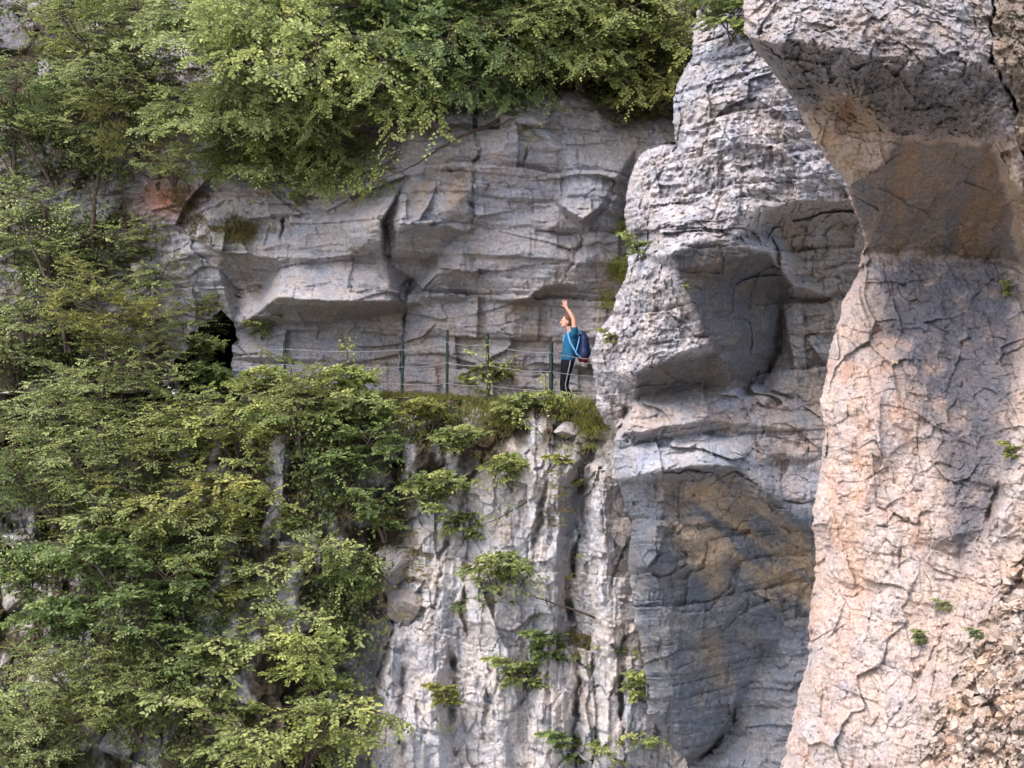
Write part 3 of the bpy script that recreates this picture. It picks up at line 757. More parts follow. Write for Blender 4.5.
PATH = [(150, -.30, 27.0), (200, .0, 26.8), (240, .16, 26.25), (300, .13, 26.1), (402, .04, 25.9), (447, 0, 25.75), (488, -.03, 25.6), (551, -.10, 25.25), (600, -.12, 25.25), (700, -.12, 25.3)]
def path_at(u):
    us = [p[0] for p in PATH]
    return float(np.interp(u, us, [p[1] for p in PATH])), float(np.interp(u, us, [p[2] for p in PATH]))
def build_path():
    us = np.arange(150, 700, 2.0); K = 16; V = []; C = []
    for u in us:
        z, d = path_at(u)
        x = 26*(u-CU)/F
        for k in range(K):
            t = k/(K-1); dd = d-.05+t*2.6
            V.append((x*(dd/26), dd, z-.30*max(0, .25-t)-.05*(1-abs(2*t-1))+.02))
    V = np.array(V); V[:, 2] += fbm(V[:, 0]*3, V[:, 1]*3, 5, 5)*.06
    n = len(us); I = np.arange(n*K).reshape(n, K)
    Q = np.stack([I[:-1, :-1].ravel(), I[1:, :-1].ravel(), I[1:, 1:].ravel(), I[:-1, 1:].ravel()], 1)
    c = np.clip(fbm(V[:, 0]*5, V[:, 1]*5, 3, 4)*1.5+.5, 0, 1)[:, None]
    col = np.array((.25, .2, .15))*(1-c)+np.array((.13, .13, .06))*c
    o = mesh_np('path', V, Q, col, M['rock']); o['kind'] = 'structure'
build_path()
gm = simple('valley_bounce_grey', (.26, .245, .22), .95, .1, .3, .05)  # unseen valley floor; pale grey chosen to bounce fill light onto undersides
S = 600
o = mesh_np('ground', np.array([(-S, -S, -40), (S, -S, -40), (S, 8, -40), (-S, 8, -40), (S, 60, -12), (-S, 60, -12), (S, S, 40), (-S, S, 40)], float),
            np.array([(0, 1, 2, 3), (3, 2, 4, 5), (5, 4, 6, 7)]), None, gm, smooth=False)
o['kind'] = 'structure'

# ------------------------------------------------------------------ helpers for things
def thing(name, label, cat, loc=(0, 0, 0), group=None):
    o = bpy.data.objects.new(name, None); COL.objects.link(o); o.empty_display_size = .2
    o.location = loc; o['label'] = label; o['category'] = cat
    if group: o['group'] = group
    return o

def tube_arrays(paths, sides=5):
    """paths: list of [(x,y,z,r),...] -> verts, quads"""
    VV = []; QQ = []; off = 0
    for P in paths:
        P = np.array(P, float); n = len(P)
        if n < 2: continue
        T = np.gradient(P[:, :3], axis=0); T /= np.linalg.norm(T, axis=1)[:, None]+1e-9
        ref = np.array((0, 0, 1.)) if abs(T[0, 2]) < .8 else np.array((1., 0, 0))
        A = np.cross(T, ref); A /= np.linalg.norm(A, axis=1)[:, None]+1e-9; B = np.cross(T, A)
        ang = np.arange(sides)*2*math.pi/sides
        ring = P[:, None, :3]+P[:, None, 3:4]*(A[:, None]*np.cos(ang)[None, :, None]+B[:, None]*np.sin(ang)[None, :, None])
        VV.append(ring.reshape(-1, 3))
        I = off+np.arange(n*sides).reshape(n, sides); J = np.roll(I, -1, 1)
        QQ.append(np.stack([I[:-1].ravel(), J[:-1].ravel(), J[1:].ravel(), I[1:].ravel()], 1))
        # close the ends with a quad fan for 4+ sides
        off += n*sides
    return np.concatenate(VV), np.concatenate(QQ)

def leaf_arrays(pos, dirv, nor, size, tone, width=.62):
    """folded pointed leaves: 2 quads each (6 verts)"""
    pos = np.asarray(pos); d = np.asarray(dirv); n = np.asarray(nor); s = np.asarray(size)[:, None]
    d = d/(np.linalg.norm(d, axis=1)[:, None]+1e-9)
    b = np.cross(n, d); b /= np.linalg.norm(b, axis=1)[:, None]+1e-9
    n = np.cross(d, b)
    w = width*s
    p0 = pos; p3 = pos+d*s-n*s*.12
    m1 = pos+d*s*.30+n*s*.02; m2 = pos+d*s*.68
    l1 = m1+b*w*.5+n*w*.22; r1 = m1-b*w*.5+n*w*.22
    l2 = m2+b*w*.38+n*w*.14; r2 = m2-b*w*.38+n*w*.14
    V = np.stack([p0, l1, l2, p3, r2, r1], 1).reshape(-1, 3)
    k = np.arange(len(pos))*6
    Q = np.concatenate([np.stack([k, k+1, k+2, k+3], 1), np.stack([k, k+3, k+4, k+5], 1)])
    return V, Q, np.repeat(np.asarray(tone), 6)

def bez(a, b, c, n):
    t = np.linspace(0, 1, n)[:, None]
    return (1-t)**2*a+2*t*(1-t)*b+t*t*c

def make_plant(name, seed, R=1.2, H=1.8, stems=5, subs=9, twigs=7, leaf=.075, nleaf=11, lean=(0, -.5), flat=.6, droop=.25, trunk=.03, tall=False, layered=.5, spread=1.0, tonebase=.5):
    """woody plant: base at the origin, crown reaching H up and R round; returns Empty > trunk, crown"""
    r = np.random.default_rng(seed)
    root = bpy.data.objects.new(name, None); COL.objects.link(root); root.empty_display_size = .2
    thick = []; thin = []; LP = []; LD = []; LN = []; LS = []; LT = []
    starts = []
    if tall:
        top = np.array((lean[0]*H*.6, lean[1]*H*.6, H*.92))
        P = bez(np.zeros(3), np.array((lean[0]*.1, lean[1]*.2, H*.5)), top, 10)
        P += np.concatenate([np.zeros((1, 3)), r.normal(0, .03, (9, 3))])
        rad = np.linspace(trunk*1.6, trunk*.35, 10)
        thick.append(np.c_[P, rad])
        for k in range(stems):
            t = r.uniform(.3, 1)*9; i = int(min(t, 8)); p = P[i]+(P[i+1]-P[i])*(t-i)
            starts.append((p, t/9))
    for k in range(stems):
        a = r.uniform(0, 2*math.pi) if tall else (k+r.uniform(0, .8))*2*math.pi/stems
        if tall:
            s, th = starts[k]
            e = s+np.array((math.cos(a)*R*r.uniform(.6, 1.1), math.sin(a)*R*r.uniform(.6, 1.1), (1-th)*H*.35*r.uniform(.2, 1)+.1))
            mid = (s+e)/2+np.array((0, 0, .25*R))
            rr = trunk*.5
        else:
            s = r.normal(0, .03, 3)*np.array((1, 1, 0))
            rr_ = R*r.uniform(.25, 1)
            e = np.array((math.cos(a)*rr_+lean[0]*H*.6, math.sin(a)*rr_*.9+lean[1]*H*.6, H*r.uniform(.45, .95)))
            mid = e*np.array((.35, .35, .65))
            rr = trunk
        P = bez(s, mid, e, 9); P[1:] += r.normal(0, .022*R, (8, 3))
        thick.append(np.c_[P, np.linspace(rr, rr*.25, 9)])
        for j in range(subs):
            t = r.uniform(.25, 1)*8; i = int(min(t, 7)); p = P[i]+(P[i+1]-P[i])*(t-i)
            b = r.uniform(0, 2*math.pi)
            L = R*r.uniform(.3, .7)*spread
            out = np.array((math.cos(b), math.sin(b), 0))+.5*(p-np.array((lean[0]*H*.4, lean[1]*H*.4, H*.5)))/max(R, H)*1.5
            out[2] = out[2]*.5+r.uniform(-.15, .75)
            out /= np.linalg.norm(out)
            q = p+out*L+np.array((0, 0, -droop*L*r.uniform(.2, 1)))
            m2 = (p+q)/2+np.array((0, 0, .12*L))
            S2 = bez(p, m2, q, 6); S2[1:] += r.normal(0, .012*R, (5, 3))
            thin.append(np.c_[S2, np.linspace(rr*.3, .004, 6)])
            tb = tonebase+r.normal(0, .13)
            for w in range(twigs):
                t2 = r.uniform(.2, 1)*5; i2 = int(min(t2, 4)); pp = S2[i2]+(S2[i2+1]-S2[i2])*(t2-i2)
                ax = S2[i2+1]-S2[i2]; ax = ax/(np.linalg.norm(ax)+1e-9)
                side = np.cross(ax, (0, 0, 1.)); side /= np.linalg.norm(side)+1e-9
                sg = r.choice((-1, 1))
                dd = ax*r.uniform(.3, 1.0)+side*sg*r.uniform(.4, 1.1)+np.array((0, 0, r.uniform(-.3, .35)))
                dd /= np.linalg.norm(dd)
                TL = r.uniform(.18, .42)*min(1.3, R)
                tw = bez(pp, pp+dd*TL*.5+np.array((0, 0, .03)), pp+dd*TL+np.array((0, 0, -droop*TL*.8)), 4)
                thin.append(np.c_[tw, np.linspace(.005, .0022, 4)])
                pn = np.cross(dd, np.cross((0, 0, 1.), dd))+r.normal(0, .28, 3)+np.array((0, -.25, 0))
                pn /= np.linalg.norm(pn)
                sd = np.cross(pn, dd)
                nl = nleaf
                tt = (np.arange(nl)+.5)/nl
                base = pp+np.outer(tt, (tw[-1]-pp))
                sgn = np.where(np.arange(nl) % 2 == 0, 1, -1)[:, None]
                ld = dd*.75+sd*sgn*.85+r.normal(0, .22, (nl, 3)); 
                ln = pn+r.normal(0, .35, (nl, 3))
                LP.append(base); LD.append(ld); LN.append(ln); LS.append(leaf*r.uniform(.6, 1.2, nl)); LT.append(tb+r.normal(0, .12, nl))
    LP = np.concatenate(LP); LT = np.concatenate(LT)
    # young leaves lighter at the tips and outside
    V, Q, T = leaf_arrays(LP, np.concatenate(LD), np.concatenate(LN), np.concatenate(LS), np.clip(LT, 0, .95))
    cr = mesh_np('crown', V, Q, None, M['leaf'], root, True, T)
    tv, tq = tube_arrays(thick, 6); nv, nq = tube_arrays(thin, 3)
    nq = nq+len(tv)
    tr = mesh_np('trunk', np.concatenate([tv, nv]), np.concatenate([tq, nq]), None, M['bark'], root)
    return root

KINDS = {
 'shrub': make_plant('shrub', 1, 1.15, 1.7, 6, 8, 7, .085, 10),
 'shrub_b': make_plant('shrub', 2, 1.3, 1.5, 7, 7, 7, .082, 10, (.2, -.6), droop=.35),
 'shrub_c': make_plant('shrub', 3, 1.0, 1.9, 6, 7, 7, .076, 11, (-.2, -.4)),
 'fine': make_plant('shrub', 4, 1.25, 2.0, 8, 8, 8, .058, 12, (0, -.35), droop=.15),
 'sparse': make_plant('shrub', 5, .9, 1.5, 5, 8, 8, .095, 9, (0, -.5), trunk=.018),
 'tree': make_plant('tree', 6, 1.5, 3.6, 15, 8, 7, .09, 11, (0, -.35), tall=True, trunk=.055, droop=.3),
 'tree_b': make_plant('tree', 7, 1.7, 3.2, 15, 8, 8, .092, 11, (-.3, -.55), tall=True, trunk=.06, droop=.4),
 'thin_tree': make_plant('tree', 8, 1.05, 3.4, 12, 7, 7, .058, 11, (.12, -.15), tall=True, trunk=.035, droop=.12),
 'overhang': make_plant('tree', 9, 1.9, 1.7, 13, 9, 8, .092, 11, (-.2, -.3), tall=True, trunk=.04, droop=.45),
 'sprig': make_plant('shrub', 10, .45, .6, 4, 5, 5, .075, 8, (0, -.6), trunk=.01),
}
used = set()
G = {'y': (1.5, 1.46, 1.1), 'g': (1.4, 1.38, 1.22), 'd': (.85, .98, .80), 'p': (1.62, 1.6, 1.55), 'o': (1.4, 1.24, .85), 'b': (.95, 1.12, .98)}
def place(kind, u, v, scale, tint, label, cat=None, group=None, rot=None, back=0.0, tilt=0.0):
    """base of the plant rooted in the rock; (u, v) is where the crown's middle should be"""
    src = KINDS[kind]
    hgt = {'shrub': .95, 'shrub_b': .85, 'shrub_c': 1.1, 'fine': 1.1, 'sparse': .85, 'tree': 2.3, 'tree_b': 1.9, 'thin_tree': 2.1, 'overhang': .35, 'sprig': .33}[kind]*scale
    d = surf(u, v)+.05+back
    vb = v+hgt*F/d
    db = surf(u, min(vb, 930))+.08+back
    vb = v+hgt*F/db
    db = min(db, surf(u, min(vb, 930))+.1+back)
    p = W(u, vb, db)
    if src.name in used:
        o = src.copy(); COL.objects.link(o)
        for ch in src.children:
            c = ch.copy(); COL.objects.link(c); c.parent = o
    else:
        o = src; used.add(src.name)
    o.location = p
    if kind == 'overhang': tilt = random.uniform(.4, .8)
    o.rotation_euler = (tilt, 0, rot if rot is not None else random.uniform(-.6, .6))
    sz = scale*random.uniform(.94, 1.06)
    o.scale = (scale*random.uniform(.92, 1.12)*random.choice((-1, 1)) if False else scale*random.uniform(.92, 1.12), scale, sz)
    o['label'] = label; o['category'] = cat or ('tree' if o.name.startswith('tree') else 'shrub')
    if group: o['group'] = group
    t = G[tint] if isinstance(tint, str) else tint
    k = random.uniform(.9, 1.1)
    for c in o.children: c.color = (t[0]*k, t[1]*k, t[2]*k, 1)
    return o

# ------------------------------------------------------------------ shrubs and trees, one by one
SH = 'shrubs growing out of the cliff'
TR = 'trees growing on the cliff'
PL = [
 # far left, fine pale foliage
 ('thin_tree', 45, 250, 1.15, 'p', 'slender pale green tree with a leaning grey stem, left of the orange rock patch', 0),
 ('thin_tree', 10, 130, 1.1, 'p', 'feathery pale green tree in front of the grey crag at the far upper left', 0),
 ('thin_tree', 105, 330, 1.0, 'o', 'thin olive tree with several dark upright stems, left of the tunnel mouth', 0),
 ('thin_tree', 95, 150, 1.0, 'p', 'light green fine leaved tree below the yellow tinged spray, upper left', 0),
 ('fine', 20, 330, 1.1, 'p', 'airy pale shrub at the left picture edge, level with the tunnel mouth', 0),
 ('fine', 40, 100, .8, 'b', 'dull green shrub directly under the grey crag in the top left corner', 0),
 ('fine', 118, 80, .85, 'p', 'pale feathery bush above the small brown rock hollows, upper left', 0),
 ('fine', 100, 25, .95, 'y', 'yellowish green bush beside the grey crag, along the upper picture edge', 0),
 ('thin_tree', 130, 45, 1.0, 'g', 'thin dark stemmed tree rising above the upper left slope', 0),
 ('fine', 150, 285, .8, 'p', 'pale green spray hanging beside two small white boulders left of the ledge', 0),
 ('fine', 60, 405, .95, 'p', 'broad pale bush at the left edge, just below path level', 0),
 ('fine', 125, 385, .9, 'g', 'mid green bush immediately left of the tunnel mouth', 0),
 ('fine', 180, 322, .75, 'g', 'leafy shrub hanging over the upper left rim of the tunnel mouth', 0),
 ('sparse', 198, 345, .6, 'g', 'leafy twigs screening the left half of the tunnel mouth', 0),
 ('sparse', 212, 372, .6, 'd', 'dark thin shrub standing inside the shadowed tunnel mouth', 0),
 ('sparse', 262, 318, .5, 'g', 'small open shrub on the wall right of the tunnel mouth, under the ledge', 0),
 ('fine', 165, 425, .8, 'y', 'bright yellow green shrub under the tunnel mouth', 0),
 # top canopy
 ('overhang', 245, 62, .85, 'g', 'overhanging tree with sprays reaching down to the stepped ledge on the left', 0),
 ('overhang', 315, 75, 1.0, 'y', 'tree with bright yellow green tiered sprays above the left ledges', 0),
 ('overhang', 314, 170, .75, 'y', 'lowest hanging tuft of yellow green leaves in front of the left rock wall', 0),
 ('overhang', 368, 112, .75, 'y', 'sunlit overhanging tree with whitish highlights, above the long bare twig', 0),
 ('tree_b', 410, 20, 1.1, 'd', 'dark bluish green tree, top centre, above the long bare twig', 0),
 ('overhang', 435, 60, .9, 'd', 'deep green tree with layered boughs over the cracked rock block', 0),
 ('overhang', 455, 100, .6, 'd', 'dark low bush hugging the rim of the cracked rock block', 0),
 ('tree', 480, 10, 1.15, 'b', 'dark green crown at the top, left of the leaning grey trunk', 0),
 ('overhang', 520, 65, .8, 'y', 'yellow green boughs hanging left of the leaning grey trunk', 0),
 ('overhang', 560, 80, .7, 'y', 'lime green spray crossing in front of the leaning grey trunk', 0),
 ('tree_b', 560, 5, 1.05, 'g', 'mid green tree at the top, behind the leaning grey trunk', 0),
 ('overhang', 605, 50, .9, 'y', 'light green tree with dark twigs, right of the leaning grey trunk', 0),
 ('tree', 640, 10, 1.0, 'g', 'green crown at the top beside the tall grey buttress', 0),
 ('overhang', 645, 95, .65, 'o', 'olive foliage falling down the left edge of the tall grey buttress', 0),
 ('sparse', 545, 130, .5, 'y', 'small yellow green shrub on the rim above the broken corner of rock', 0),
 ('sparse', 600, 128, .5, 'y', 'low shrub among white stones on the rim, above the hanging grass', 0),
 ('overhang', 262, 128, .6, 'g', 'green spray dangling over the pale wall at the left end of the canopy', 0),
 ('overhang', 655, 118, .5, 'o', 'olive sprays filling the corner between the rock rim and the tall grey buttress', 0),
 ('sparse', 625, 150, .5, 'o', 'dull open shrub below the rim, beside the tall grey buttress', 0),
 ('sparse', 575, 140, .45, 'y', 'small bright shrub rooted in the broken ledges above the walker', 0),
 ('sparse', 515, 120, .5, 'd', 'dark little shrub on the rim right of the cracked rock block', 0),
 ('overhang', 232, 150, .7, 'g', 'loose green spray reaching down over the pale wall above the brown grass cushion', 0),
 ('overhang', 285, 195, .7, 'g', 'dangling spray below the canopy, right of the brown grass cushion', 0),
 ('overhang', 345, 190, .5, 'y', 'yellow green spray hanging beside the tip of the long bare twig', 0),
 ('overhang', 405, 128, .45, 'g', 'short green spray over the top of the long bare twig', 0),
 ('fine', 165, 335, .6, 'p', 'pale shrub half covering the left side of the tunnel mouth', 0),
 ('fine', 205, 302, .42, 'g', 'small green shrub fringing the top of the tunnel mouth', 0),
 ('fine', 158, 240, .6, 'p', 'light bush between the orange patch of rock and the white boulder pair', 0),
 ('fine', 175, 160, .5, 'g', 'small green bush at the brown rock hollows, upper left', 0),
 ('sprig', 285, 222, 1.1, 'y', 'bright tuft hanging in the crack right of the brown grass cushion', 0),
 ('sprig', 300, 210, 1.0, 'g', 'small leafy tuft in a crack of the wall under the left canopy', 0),
 # along the path
 ('sparse', 262, 378, .65, 'y', 'light green shrub in front of the leftmost fence post', 0),
 ('fine', 300, 400, .75, 'y', 'bright green bush on the path edge, right of the leftmost fence post', 0),
 ('sparse', 345, 375, .7, 'y', 'open shrub with an upright leafy shoot in the middle of the fence gap', 0),
 ('sparse', 355, 405, .8, 'g', 'low green shrub on the edge just left of the second fence post', 0),
 ('sparse', 485, 372, .62, 'y', 'leafy sapling wrapped around the fourth fence post', 0),
 ('sparse', 512, 402, .6, 'g', 'low shrub on the path edge, between the fourth and fifth fence posts', 0),
 ('sprig', 556, 402, .7, 'y', 'tiny green sprig at the feet of the walker', 0),
 ('sparse', 420, 405, .5, 'o', 'small olive shrub on the grassy edge, under the second and third posts', 0),
 # left centre, below the path
 ('shrub_b', 238, 425, .85, 'y', 'bright broad leaved shrub just below the leftmost fence post', 0),
 ('shrub', 345, 440, .9, 'd', 'darker bush in the thicket, under the second fence post', 0),
 ('sparse', 432, 482, .65, 'g', 'thin shrub stretching light sprays over the top of the pale pinnacles', 0),
 ('shrub_b', 195, 500, 1.0, 'o', 'large yellow olive bush in the middle of the left slope', 0),
 ('shrub', 265, 510, 1.1, 'y', 'largest sunlit bush in the middle of the thicket', 0),
 ('shrub', 228, 575, .95, 'o', 'dense olive green bush right of the dark gully', 0),
 ('shrub_b', 300, 570, 1.0, 'g', 'green bush bordering the square grey boulder in the cleft', 0),
 ('shrub_c', 355, 560, .7, 'd', 'small dark bush beside the square grey boulder in the cleft', 0),
 ('shrub', 190, 645, .8, 'd', 'dark green bush at the lower right end of the gully', 0),
 ('shrub_b', 260, 640, 1.15, 'g', 'wide green bush with tiered boughs, low in the thicket', 0),
 ('shrub_c', 320, 650, .95, 'y', 'yellow green bush leaning against the foot of the pale pinnacles', 0),
 ('shrub', 230, 715, 1.1, 'g', 'full green bush at the bottom edge, left of centre', 0),
 ('shrub_b', 300, 730, 1.05, 'y', 'light green bush at the bottom edge, nearest the pale pinnacles', 0),
 ('fine', 55, 470, .95, 'd', 'dark green bush above the dark gully, near the left edge', 0),
 ('fine', 115, 455, 1.0, 'g', 'soft green bush above the dark gully, below the tunnel mouth', 0),
 ('sparse', 110, 545, .9, 'd', 'dark thin bush on the right wall of the gully', 0),
 ('sparse', 30, 560, .9, 'd', 'sparse dark shrub hanging in the shady gully at the left edge', 0),
 ('shrub_c', 30, 700, 1.0, 'p', 'pale green bush in the bottom left corner', 0),
 ('fine', 95, 665, .95, 'g', 'airy green bush under the dark gully', 0),
 ('fine', 140, 690, .8, 'y', 'small bright bush over a pale outcrop near the bottom left', 0),
 # gully and lower left
 ('shrub_c', 252, 478, .85, 'g', 'green bush covering the pale streaks in the upper middle of the thicket', 0),
 ('fine', 215, 528, .85, 'p', 'pale small leaved bush beside the large yellow olive bush', 0),
 ('fine', 40, 735, .9, 'p', 'pale feathery bush in front of the bottom left corner bush', 0),
 ('fine', 250, 600, .8, 'g', 'fine leaved bush beside the dense olive green bush', 0),
 ('shrub', 140, 575, .95, 'd', 'dark bush clinging to the right lip of the gully', 0),
 ('sparse', 60, 610, .8, 'd', 'dark broad leaved shrub in the bottom of the gully', 0),
 ('shrub_b', 135, 520, .9, 'g', 'green bush right above the pale stone block of the gully', 0),
 ('shrub_c', 385, 505, .6, 'd', 'small dark bush at the head of the cleft', 0),
 # on the pale pinnacles
 ('sparse', 508, 462, .5, 'y', 'open shrub on the top of the pale pinnacles, left of the bare sapling', 0),
 ('sparse', 455, 432, .5, 'g', 'light shrub on the grassy brow over the pale pinnacles', 0),
 ('sprig', 580, 470, 1.3, 'o', 'olive tuft in the top of the long vertical crack', 0),
 ('sparse', 500, 560, .72, 'g', 'leafy shrub in the middle of the pale pinnacle face', 0),
 ('sparse', 480, 598, .5, 'd', 'small dark shrub low on the pale pinnacle face, under the leafy one', 0),
 ('sprig', 545, 640, 1.3, 'd', 'dark tuft beside the long vertical crack, left side', 0),
 ('sparse', 600, 645, .55, 'g', 'green shrub at the root of the curved bare branch', 0),
 ('sprig', 525, 668, 1.2, 'g', 'small leafy tuft on the lower pinnacle, left of the crack', 0),
 ('sprig', 630, 680, 1.2, 'g', 'leafy tuft in the groove beside the dark overhanging buttress', 0),
 ('sparse', 620, 735, .6, 'g', 'green shrub near the bottom edge, beside the tip of the dark buttress', 0),
 ('sprig', 572, 742, 1.3, 'd', 'dark green tuft in the foot of the long vertical crack', 0),
 ('sprig', 445, 690, .9, 'o', 'tiny olive tuft on the bright left pinnacle', 0),
 ('sprig', 465, 520, 1.2, 'g', 'small green tuft in the notch between the upper pinnacles', 0),
]
for kind, u, v, sc_, tint, lab, _ in PL:
    place(kind, u, v, sc_, tint, lab, group=TR if KINDS[kind].name.startswith('tree') else SH)

# sprigs on the nearer rocks
def sprig_at(u, v, d, s, tint, lab):
    src = KINDS['sprig']; o = src.copy(); COL.objects.link(o)
    for ch in src.children:
        c = ch.copy(); COL.objects.link(c); c.parent = o; c.color = (*(G[tint] if isinstance(tint, str) else tint), 1)
    o.location = W(u, v, d); o.scale = (s, s, s); o['label'] = lab; o['category'] = 'shrub'; o['group'] = SH
    o.rotation_euler = (0, 0, random.uniform(-1, 1))
def near_d(D, a, b, u, v, step=.8):
    return None
def hit(u, v):
    """distance of the nearest rock seen at a pixel"""
    dg = bpy.context.evaluated_depsgraph_get()
    d = Vector(((u-CU)/F, 1, (HV-v)/F)); best = 99
    for nme in ('rock_pillar', 'rock_buttress', 'cliff_wall', 'lower_cliff'):
        ob = bpy.data.objects[nme]
        ok, loc, nn, idx = ob.ray_cast(Vector((0, 0, 0)), d.normalized())
        if ok: best = min(best, loc.y)
    return best
bpy.context.view_layer.update()
for u, v, s, t, lab in [
 (733, 45, 1.5, 'g', 'green tuft on the shoulder of the grey buttress, under the overhanging block'),
 (713, 14, 1.5, 'o', 'brownish green tuft at the very top of the grey buttress'),
 (735, 22, 1.2, 'y', 'bright green tuft touching the corner of the overhanging block'),
 (682, 300, .35, 'y', 'tiny yellow green sprig on the pale face of the grey buttress'),
 (642, 262, .7, 'g', 'small green tuft in the notch at the left shoulder of the grey buttress'),
 (976, 640, .20, 'd', 'tiny green plant among the rubble of the pink pillar'),
 (1012, 462, .32, 'o', 'yellow green plant on the grey streak at the right edge of the pink pillar'),
 (1006, 300, .3, 'o', 'small dull tuft under the smooth brown slab, right edge'),
 (945, 612, .22, 'p', 'pale tiny tuft on the pink pillar above the rubble'),
 (918, 645, .28, (1.2, 1.15, 1.1), 'grey green cushion plant on the pink pillar, left of the rubble'),
 (614, 348, .5, 'o', 'dull little tuft on the left edge of the buttress, behind the walker'),
 (627, 412, .5, 'd', 'dark tuft in the small notch under the buttress, right of the walker')]:
    sprig_at(u, v, hit(u, v)+.02, s, t, lab)

# ------------------------------------------------------------------ ground cover (uncountable)
def scatter_leaves(n, regfun, size, name, seed, matk, tone):
    r = np.random.default_rng(seed)
    P = []; Nn = []; Dd = []; S = []; T = []
    k = 0
    while k < n:
        u = r.uniform(-160, 700); v = r.uniform(-160, 930)
        w = regfun(u, v)
        if r.random() > w: continue
        m = int(r.integers(14, 46)); rad = r.uniform(.06, .26)
        d = surf(u, v)
        c = np.array(W(u, v, d))
        q = c+r.normal(0, 1, (m, 3))*np.array((rad, rad*.45, rad*.6))+np.array((0, -rad*.5-.03, 0))
        P.append(q); Nn.append(r.normal(0, .6, (m, 3))+np.array((0, -.6, .7))); Dd.append(r.normal(0, 1, (m, 3))+np.array((0, -.6, -.3)))
        S.append(size*r.uniform(.5, 1.25, m)); tb = np.clip(r.normal(tone, .2), 0, 1); T.append(np.clip(tb+r.normal(0, .12, m), 0, 1)); k += m
    V, Q, t = leaf_arrays(np.concatenate(P), np.concatenate(Dd), np.concatenate(Nn), np.concatenate(S), np.concatenate(T))
    o = mesh_np(name, V, Q, None, M[matk], None, True, t); o['kind'] = 'stuff'; o['label'] = 'low undergrowth of ivy, herbs and dead leaves covering the shaded slope'
    return o
def in_poly(u, v, P): return bool(inside(np.array([float(u)]), np.array([float(v)]), P)[0])
VEG1 = [(-200,-200),(700,-200),(690,90),(640,125),(560,110),(500,104),(400,108),(300,150),(230,150),(140,120),(120,210),(150,300),(185,330),(190,390),(400,398),(440,401),(612,411),(606,450),(575,440),(560,414),(500,412),(450,420),(425,470),(390,520),(360,640),(350,940),(-200,940)]
nz_ = lambda u, v: float(fbm(np.array([u/38.]), np.array([v/38.]), 77, 3)[0])
def reg1(u, v):
    if not in_poly(u, v, VEG1): return 0
    w = .40+nz_(u, v)*1.6
    if v > 480 and u < 130 and v < 660: w -= .15
    return min(1, max(.02, w))
scatter_leaves(90000, reg1, .075, 'undergrowth', 3, 'cover', .5)

def grass_obj(name, spots, seed, label, lmin=.10, lmax=.30, hang=0.0, kind=None, matk='grass'):
    """spots: (x, y, z, n, spread, tone)"""
    r = np.random.default_rng(seed); V = []; Q = []; T = []; k = 0
    for (x, y, z, n, sp, tn, hg) in spots:
        for i in range(n):
            b = np.array((x, y, z))+r.normal(0, 1, 3)*np.array((sp, sp*.5, sp*.3))
            L = r.uniform(lmin, lmax); a = r.uniform(0, 2*math.pi)
            d1 = np.array((math.cos(a)*.5, math.sin(a)*.4-.35, 1-hg*1.2)); d1 /= np.linalg.norm(d1)
            d2 = d1+np.array((math.cos(a)*.5, -.4, -.7-hg*1.6)); d2 /= np.linalg.norm(d2)
            s = np.cross(d1, (0, 1., .2)); s /= np.linalg.norm(s)+1e-9; wd = r.uniform(.004, .008)
            m = b+d1*L*.5; e = m+d2*L*.5
            V += [b-s*wd, b+s*wd, m+s*wd*.8, m-s*wd*.8, e+s*.001, e-s*.001]; Q += [(k, k+1, k+2, k+3), (k+3, k+2, k+4, k+5)]; k += 6
            t = np.clip(tn+r.normal(0, .16), 0, 1); T += [t]*6
    o = mesh_np(name, np.array(V), np.array(Q), None, M[matk], None, True, np.array(T)); o['label'] = label
    if kind: o['kind'] = kind
    return o
gs = []
r_ = np.random.default_rng(5)
for i in range(620):
    u = r_.uniform(238, 640); z, d = path_at(u); f = r_.uniform(-.05, .35)
    dens = 1 if u < 470 or u > 540 else .4
    if r_.random() > dens: continue
    gs.append((26*(u-CU)/F*(d+f)/26, d+f, z-.05, 9, .09, r_.uniform(.3, .85), 0))
for i in range(900):
    u = r_.uniform(240, 612); v = 402+abs(r_.normal(0, 1))*(13 if 430 < u < 560 else 20)
    w = .5+nz_(u+300, v)*1.6
    if 590 > u > 545: w += .3
    if r_.random() > w: continue
    d = surf(u, max(v, 401)); p = W(u, v, d); gs.append((p.x, p.y-.02, p.z, 9, .08, r_.uniform(.25, .8), .25))
for i in range(420):
    u = r_.uniform(-20, 620); v = r_.uniform(420, 760)
    if not in_poly(u, v, VEG1) and r_.random() > .12: continue
    d = surf(u, v); p = W(u, v, d); gs.append((p.x, p.y-.02, p.z, 14, .10, r_.uniform(.1, .7), .6))
for i in range(260):
    u = r_.uniform(130, 680); v = r_.uniform(95, 150) if r_.random() < .6 else r_.uniform(0, 120)
    d = surf(u, v); p = W(u, v, d); gs.append((p.x, p.y-.02, p.z, 16, .12, r_.uniform(.1, .6), .7))
grass_obj('grass', gs, 8, 'yellow green grass along the path edge and on the rock brow', kind='stuff')
GT = 'tufts of grass hanging on the rock'
